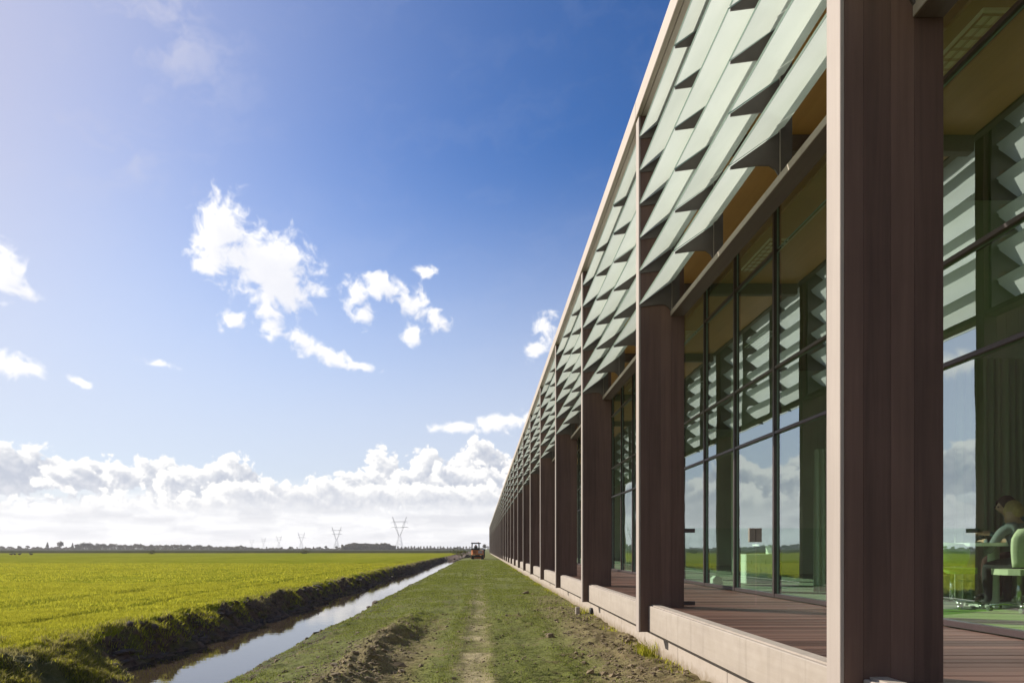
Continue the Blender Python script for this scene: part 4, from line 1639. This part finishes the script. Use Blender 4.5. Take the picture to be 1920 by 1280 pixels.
def crown_mesh(kind, seed):
    g = np.random.default_rng(seed)
    Vs, Fs, b = [], [], 0
    if kind == 'round':
        parts = [((0, 0, 5.2), (2.6, 2.6, 2.6), 260)] + [((g.uniform(-1.8, 1.8), g.uniform(-1, 1), g.uniform(3.5, 7)), (1.3, 1.3, 1.2), 70) for _ in range(4)]
    elif kind == 'cone':
        parts = [((0, 0, 1.4 + i * 1.15), (2.3 - i * .38, 2.0 - i * .33, .95), 70) for i in range(6)]
    elif kind == 'narrow':
        parts = [((0, 0, 4.9), (1.35, 1.3, 3.2), 210), ((.4, 0, 6.5), (.9, .9, 1.4), 60)]
    else:   # low, thin, windblown
        parts = [((g.uniform(-2.4, 2.4), 0, g.uniform(3.2, 5.6)), (1.7, 1.2, .9), 60) for _ in range(6)]
    for c, r, n in parts:
        V, F = leaf_cloud(c, r, n, .42, int(g.integers(1, 999)))
        Vs.append(V)
        Fs.append(F + b)
        b += len(V)
    return np_mesh('crown', np.concatenate(Vs), np.concatenate(Fs), M['foliage'])


crowns = {k: [crown_mesh(k, 7 * i + 3) for i in range(3)] for k in ('round', 'cone', 'narrow', 'thin')}
tm = MB()
tm.tube([(0, 0, -.3), (.05, 0, 2.0), (-.05, .05, 4.6)], [.30, .22, .10], 7)
for a, zz in ((.4, 2.2), (2.3, 2.6), (4.2, 2.9), (5.4, 3.2)):
    tm.tube([(0, 0, zz), (.8 * math.cos(a), .8 * math.sin(a), zz + .9), (1.5 * math.cos(a), 1.5 * math.sin(a), zz + 2.0)], [.10, .07, .03], 5)
trunk_me = tm.mesh('trunk', M['bark'])


def far_tree(px, top, d, kind, label, group=None, wide=1.0):
    h = (1028 - top) / 1280 * d + EYE
    full = {'round': 7.9, 'cone': 8.1, 'narrow': 8.2, 'thin': 6.4}[kind]
    s = h / full
    t = tag(empty('tree', ((px - 903.5) / 1280 * d, d, 0.0), random.uniform(0, 6.28)), label, 'tree', group)
    t.scale = (s * wide, s * wide, s)
    place('crown', random.choice(crowns[kind]), t)
    place('trunk', trunk_me, t)


D_ = 700
far_tree(89, 1016.5, D_, 'cone', 'pointed dark conifer at the far left of the horizon tree line', None, 1.2)
far_tree(113, 1014.5, D_, 'round', 'tallest round tree just right of the pointed conifer on the horizon', None, 1.15)
far_tree(136, 1017, D_, 'cone', 'small pointed tree right of the tallest round tree on the horizon')
far_tree(157, 1016, D_, 'round', 'round tree at the left end of the long wood on the horizon', None, 1.2)
for px, tp in ((4, 1022), (18, 1023), (36, 1021.5), (52, 1021), (70, 1023), (-14, 1022)):
    far_tree(px, tp, D_, 'thin', 'low thin bare tree at the far left end of the horizon', 'thin trees at the far left', 1.1)
for px, tp in ((146, 1019), (168, 1017), (181, 1018), (194, 1018), (208, 1020), (226, 1020.5), (247, 1021), (262, 1021), (285, 1020), (312, 1020.5), (330, 1021), (352, 1020), (375, 1020.5), (392, 1021)):
    far_tree(px, tp, D_ + random.uniform(-15, 25), 'round', 'broad tree rising from the long wood on the left horizon', 'trees of the long left wood', random.uniform(1.1, 1.6))
for px, tp in ((470, 1025), (486, 1025.5), (500, 1024), (512, 1025), (528, 1025), (544, 1024), (557, 1024.5), (573, 1024), (588, 1024), (600, 1025)):
    far_tree(px, tp, D_ + random.uniform(-10, 20), random.choice(['round', 'narrow']), 'small tree in the low hedge line under the far pylons', 'trees under the far pylons', 1.2)
far_tree(611, 1022.5, D_, 'round', 'round tree standing left of the dense wood in the middle of the horizon', None, 1.1)
far_tree(631, 1023, D_, 'round', 'small round tree at the foot of the second nearest pylon')
for i in range(23):
    px = 747 + i * 6.1 + random.uniform(-1.2, 1.2)
    far_tree(px, 1023.3 + random.uniform(-.8, .8), D_ - 20, 'narrow', 'slim tree in the even row between the nearest pylon and the excavator', 'row of slim trees', random.uniform(1.1, 1.4))
far_tree(909, 1019.5, 520, 'round', 'bushy tree on the horizon between the excavator and the building end')
far_tree(915, 1022.5, 520, 'narrow', 'slim tree on the horizon touching the far corner of the building')


def woodland(name, x0, x1, topf, d, n, seed):
    g = np.random.default_rng(seed)
    px = g.uniform(x0, x1, n)
    dd = d + g.uniform(-10, 14, n)
    top = np.array([topf(p) for p in px]) + 3.6 * vnoise(px * .11, px * 0, seed) + 2.6 * vnoise(px * .33, px * 0 + 3, seed)
    hmax = np.maximum((1028 - top) / 1280 * d + EYE, 1)
    z = hmax * g.uniform(.03, 1, n) ** .75
    p = np.stack([(px - 903.5) / 1280 * dd, dd, z], 1)
    q = g.normal(0, 1, (n, 3))
    q /= np.linalg.norm(q, axis=1)[:, None]
    t = np.cross(q, g.normal(0, 1, (n, 3)))
    t /= np.linalg.norm(t, axis=1)[:, None]
    s = .55 * g.uniform(.6, 1.4, n)[:, None]
    V = np.stack([p + q * s, p + t * s * .7, p - q * s * .9, p - t * s * .6], 1)
    F = (np.arange(n) * 4)[:, None] + np.array([[0, 1, 2, 3]])
    tag(place(name, np_mesh(name, V.reshape(-1, 3), F, M['foliage'])), kind='stuff')


woodland('far_woodland', 640, 742, lambda p: 1018.8 + 2.2 * ((p - 692) / 50) ** 2, 690, 9000, 3)
woodland('far_hedge', 140, 480, lambda p: 1020 + (p - 140) / 340 * 4.5 + 5 * max(0, (175 - p) / 35) ** 1.5 + 3 * max(0, (p - 450) / 30), 715, 13000, 4)
woodland('far_hedge', 430, 905, lambda p: 1027.2, 712, 8000, 5)
woodland('far_hedge', -160, 150, lambda p: 1026.4, 712, 7000, 6)

# low bank across the pasture
fbk = MB()
fbk.prism_x([(206, -.1), (212, .52), (216, .55), (224, -.1)][::-1], -600, -6.6)
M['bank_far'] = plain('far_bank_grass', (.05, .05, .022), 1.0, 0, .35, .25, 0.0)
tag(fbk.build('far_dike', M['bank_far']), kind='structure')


def shrub(loc, rad, n, label, seed, mat='foliage_green', sz=.09):
    t = tag(empty('shrub', loc), label, 'shrub')
    V, F = leaf_cloud((0, 0, rad[2] * .8), rad, n, sz, seed)
    place('foliage', np_mesh('foliage', V, F, M[mat]), t)
    s = MB()
    for a in range(5):
        s.tube([(0, 0, -.05), (rad[0] * .5 * math.cos(a * 1.3), rad[1] * .5 * math.sin(a * 1.3), rad[2] * 1.1)], [.03, .012], 5)
    s.build('stem', M['bark'], t)


shrub(((285 - 903.5) / 1280 * 165, 165, .02), (.9, .7, .55), 300, 'low dark bush standing alone in the pasture on the left', 3)
shrub(((570 - 903.5) / 1280 * 175, 175, .02), (1.2, .8, .6), 340, 'low dark bush in the pasture below the far pylons', 4)
shrub((-6.0 * 1.0, 158, .05), (1.6, 1.2, .7), 300, 'rough bush on the ditch bank far behind the excavator', 5)
shrub((-3.0, 103, .2), (1.0, .8, .55), 320, 'weedy heap at the end of the ditch left of the excavator', 6, 'foliage_green', .08)
k6 = lambda x, y: np.exp(-((x + 3.0) / 1.2) ** 2 - ((y - 104) / 2.2) ** 2)
clods('spoil_heap', scatter(-6, 0, 98, 110, 1400, 19, k6) + np.array([0, 0, .12]), .16, M['clod_dark'], 9)


def goose(loc, rz, i):
    t = tag(empty('goose', loc, rz), ('leftmost of the grey geese grazing on the pasture', 'middle one of the three geese standing close together on the pasture',
                                      'right-hand one of the three geese standing close together', 'grey goose standing apart on the pasture right of the three')[i], 'goose', 'geese grazing on the pasture')
    b = MB()
    b.tube([(-.34, 0, .36), (-.22, 0, .35), (0, 0, .34), (.18, 0, .37), (.27, 0, .44), (.31, 0, .56), (.34, 0, .64), (.40, 0, .66), (.47, 0, .64)],
           [.02, .09, .14, .12, .06, .04, .045, .04, .012], 10)
    b.build('body', M['goose'], t)
    for s in (-1, 1):
        l = MB()
        l.tube([(.02, .06 * s, .26), (.02, .06 * s, .01), (.09, .06 * s, .006)], [.016, .012, .014], 6)
        l.build('leg', M['orange_paint'], t)


M['goose'] = plain('goose_feathers', (.10, .085, .07), .9, 0, .3, 14)
for i, px in enumerate((21, 26, 32, 52)):
    goose(((px - 903.5) / 1280 * 120, 120 + i * .3, .05), (.3, 2.8, .1, 3.3)[i], i)

# ================================================================== pylons
def pylon(d, px, label):
    t = tag(empty('pylon', ((px - 903.5) / 1280 * d, d, 0), R(-8)), label, 'pylon', 'power pylons in a row')
    w = .20 if d < 1000 else .26
    WZ = 17.0
    for sx in (-1, 1):
        for sy in (-1, 1):
            l = MB()
            l.tube([(4.6 * sx, 3.2 * sy, 0), (1.0 * sx, .9 * sy, WZ)], w, 4)
            l.build('leg', M['galv_pale'], t)
    b = MB()
    for j in range(4):
        z0, z1 = WZ * j / 4, WZ * (j + 1) / 4
        x0, x1 = 4.6 - 3.6 * j / 4, 4.6 - 3.6 * (j + 1) / 4
        y0, y1 = 3.2 - 2.3 * j / 4, 3.2 - 2.3 * (j + 1) / 4
        for s in (-1, 1):
            b.tube([(-x0, y0 * s, z0), (x1, y1 * s, z1)], w * .5, 4)
            b.tube([(x0, y0 * s, z0), (-x1, y1 * s, z1)], w * .5, 4)
            b.tube([(x0 * s, -y0, z0), (x1 * s, y1, z1)], w * .5, 4)
    b.build('bracing', M['galv_pale'], t)
    for s in (-1, 1):
        a = MB()
        A0, A1 = Vector((.9 * s, 0, WZ)), Vector((8.6 * s, 0, 39.2))
        for off in (-.9, .9):
            a.tube([A0 + Vector((off * .3, 0, 0)), A0.lerp(A1, .5) + Vector((off, 0, 0)), A1 + Vector((off * .12, 0, 0))], w, 4)
        for j in range(8):
            p, q = A0.lerp(A1, j / 8), A0.lerp(A1, (j + 1) / 8)
            o0, o1 = .9 * (1 - abs(j / 8 - .5) * 1.4), .9 * (1 - abs((j + 1) / 8 - .5) * 1.4)
            a.tube([p + Vector((o0 * (-1) ** j, 0, 0)), q - Vector((o1 * (-1) ** j, 0, 0))], w * .5, 4)
        a.build('arm', M['galv'], t)
    for zz, hw in ((33.4, 9.8), (26.8, 10.6)):
        c = MB()
        c.tube([(-hw, 0, zz), (0, 0, zz + .25), (hw, 0, zz)], w * .9, 4)
        c.tube([(-hw, 0, zz), (0, 0, zz - .9), (hw, 0, zz)], w * .6, 4)
        c.build('crossarm', M['galv'], t)
        for xx in (-hw + .3, -hw * .45, hw * .45, hw - .3):
            i_ = MB()
            i_.tube([(xx, 0, zz - .2), (xx, 0, zz - 2.2)], .12, 5)
            i_.build('insulator', M['galv'], t)


for i, (d, px) in enumerate(((810, 749), (1186, 631), (1562, 565), (1938, 523), (2314, 494), (2690, 472))):
    pylon(d, px, ('largest pylon, nearest of the row, above the right end of the wood', 'second pylon from the right, left of the wood',
                  'third pylon from the right in the receding row', 'fourth pylon from the right in the receding row',
                  'second faintest pylon of the row, fifth from the right', 'smallest and faintest pylon at the left end of the row')[i])

# ================================================================== mini excavator at the ditch
ex = tag(empty('mini_excavator', (-.55, 87.0, .0), R(0)), 'orange mini excavator with black canopy parked on the grass strip', 'excavator')
for s in (-1, 1):
    tr = MB()
    n = 20
    poly = []
    for i in range(n):
        a = 2 * math.pi * i / n
        poly.append(((.72 if math.cos(a) > 0 else -.72) + .23 * math.cos(a), .24 + .22 * math.sin(a)))
    tr.prism_x(poly, s * .62 - .15, s * .62 + .15)
    for i in range(16):
        yy_ = -.85 + i * .113
        tr.box(s * .62 - .155, s * .62 + .155, yy_, yy_ + .05, -.002, .03)
        tr.box(s * .62 - .155, s * .62 + .155, yy_, yy_ + .05, .45, .475)
    for zz in (.13, .24, .35):
        tr.box(s * .62 - .155, s * .62 + .155, -.965, -.945, zz, zz + .05)
    t_o = tr.build('track', M['rubber'], ex)
    for yy_ in (-.72, .72):
        wv = MB()
        wv.tube([(s * .62 - .158, yy_, .24), (s * .62 + .158, yy_, .24)], .14, 14)
        wv.build('wheel', M['orange_paint'], t_o)
c = MB()
c.bbox(-.45, .45, -.5, .5, .30, .48, .03)
c.lathe([(.32, .48), (.32, .56)], n=20)
c.build('undercarriage', M['black_plastic'], ex)
c = MB()
pts = [(-.78, .75), (-.78, -.45)] + [(-.78 + .30 * (1 - math.cos(t)), -.45 - .50 * math.sin(t)) for t in (.3, .7, 1.1, 1.45)] +       [(.78 - .30 * (1 - math.cos(t)), -.45 - .50 * math.sin(t)) for t in (1.45, 1.1, .7, .3)] + [(.78, -.45), (.78, .75)]
c.prism_z(pts, .56, .70)
c.prism_z([(x * .985, y * .985) for x, y in pts[1:-1]] + [(.76, -.1), (-.76, -.1)], .7002, 1.16)
body = c.build('body', M['orange_paint'], ex)
c = MB()
c.bbox(.06, .62, -.955, -.93, .74, 1.10, .01)
c.build('engine_cover', M['grey_paint'], body)
c = MB()
for i in range(5):
    c.box(-.55, -.12, -.948, -.935, .78 + i * .06, .81 + i * .06)
c.build('grille', M['black_plastic'], body)
for s in (-1, 1):
    c = MB()
    c.tube([(s * .62, -.92, 1.04), (s * .62, -.955, 1.04)], .045, 10)
    c.build('tail_light', plain('red_lens', (.4, .02, .015), .3) if s < 0 else bpy.data.materials['red_lens'], body)
cab = empty('canopy', (-.22, 0, 0), parent=ex)
for x_, y_ in ((-.50, -.35), (.42, -.35), (-.50, .62), (.42, .62)):
    c = MB()
    c.tube([(x_, y_, .70), (x_, y_, 1.5), (x_ * .94, y_ * .94, 2.0)], .075, 8)
    c.build('post', M['black_plastic'], cab)
c = MB()
c.bbox(-.60, .54, -.50, .74, 1.97, 2.12, .03)
c.build('roof', M['black_plastic'], cab)
c = MB()
c.box(-.50, .42, -.36, -.335, 1.162, 1.36)
c.build('rear_panel', M['black_plastic'], cab)
c = MB()
c.lathe([(.05, 0), (.05, .09), (.03, .12)], (.30, -.2, 2.091), 10)
c.build('beacon', M['orange_paint'], cab)
c = MB()
c.tube([(.45, -.3, 2.0), (.58, -.3, 2.02)], .03, 6)
c.bbox(.56, .66, -.36, -.26, 1.96, 2.08, .015)
c.build('work_light', M['black_plastic'], cab)
st = empty('operator_seat', (-.22, .05, 1.16), parent=ex)
c = MB()
c.bbox(-.22, .22, -.15, .28, 0, .14, .03)
c.build('seat', M['black_plastic'], st)
c = MB()
c.bbox(-.21, .21, -.24, -.152, .12, .55, .03)
c.build('backrest', M['black_plastic'], st)
c = MB()
c.bbox(-.10, .10, -.23, -.16, .56, .70, .02)
c.build('headrest', M['orange_paint'], st)
c = MB()
c.prism_x([(.55, .66), (1.5, 1.0), (1.95, 1.30), (1.85, 1.42), (1.35, 1.2), (.5, .92)][::-1], .62, .82)
c.build('boom', M['rubber'], ex)
c = MB()
c.prism_x([(1.95, 1.40), (1.78, 1.34), (1.35, .75), (1.5, .70)], .63, .81)
c.build('stick', M['rubber'], ex)
c = MB()
c.tube([(.72, .80, 1.0), (.72, 1.50, 1.32)], .05, 8)
c.build('boom_cylinder', M['chrome'], ex)
c = MB()
c.prism_x([(1.55, .92), (1.30, .95), (1.12, .60), (1.22, .28), (1.55, .18), (1.62, .30), (1.38, .42), (1.34, .62)], .50, .95)
c.build('bucket', M['rubber'], ex)
arm2 = MB()
arm2.prism_x([(-.42, .55), (-.30, .55), (-.28, 1.02), (-.44, 1.02)], .785, .90)
arm2.bbox(.80, .98, -.50, -.22, 1.02, 1.32, .04)
arm2.build('swing_post', M['rubber'], ex)
c = MB()
c.prism_x([(1.15, .06), (1.22, .05), (1.26, .25), (1.22, .45), (1.15, .44)], -.85, .85)
c.build('dozer_blade', M['orange_paint'], ex)

# ------------------------------------------------------------------ air
hz = MB()
hz.box(-6400, 6400, -300, 6400, -2.2, 42.0)
m, N, out = new_mat('haze_air')
pv = N.new('ShaderNodeVolumePrincipled')
pv.inputs['Color'].default_value = (.93, .94, .97, 1)
pv.inputs['Density'].default_value = 0.00021
pv.inputs['Anisotropy'].default_value = 0.2
m.node_tree.links.new(pv.outputs[0], out.inputs['Volume'])
tag(hz.build('haze', m), kind='stuff')
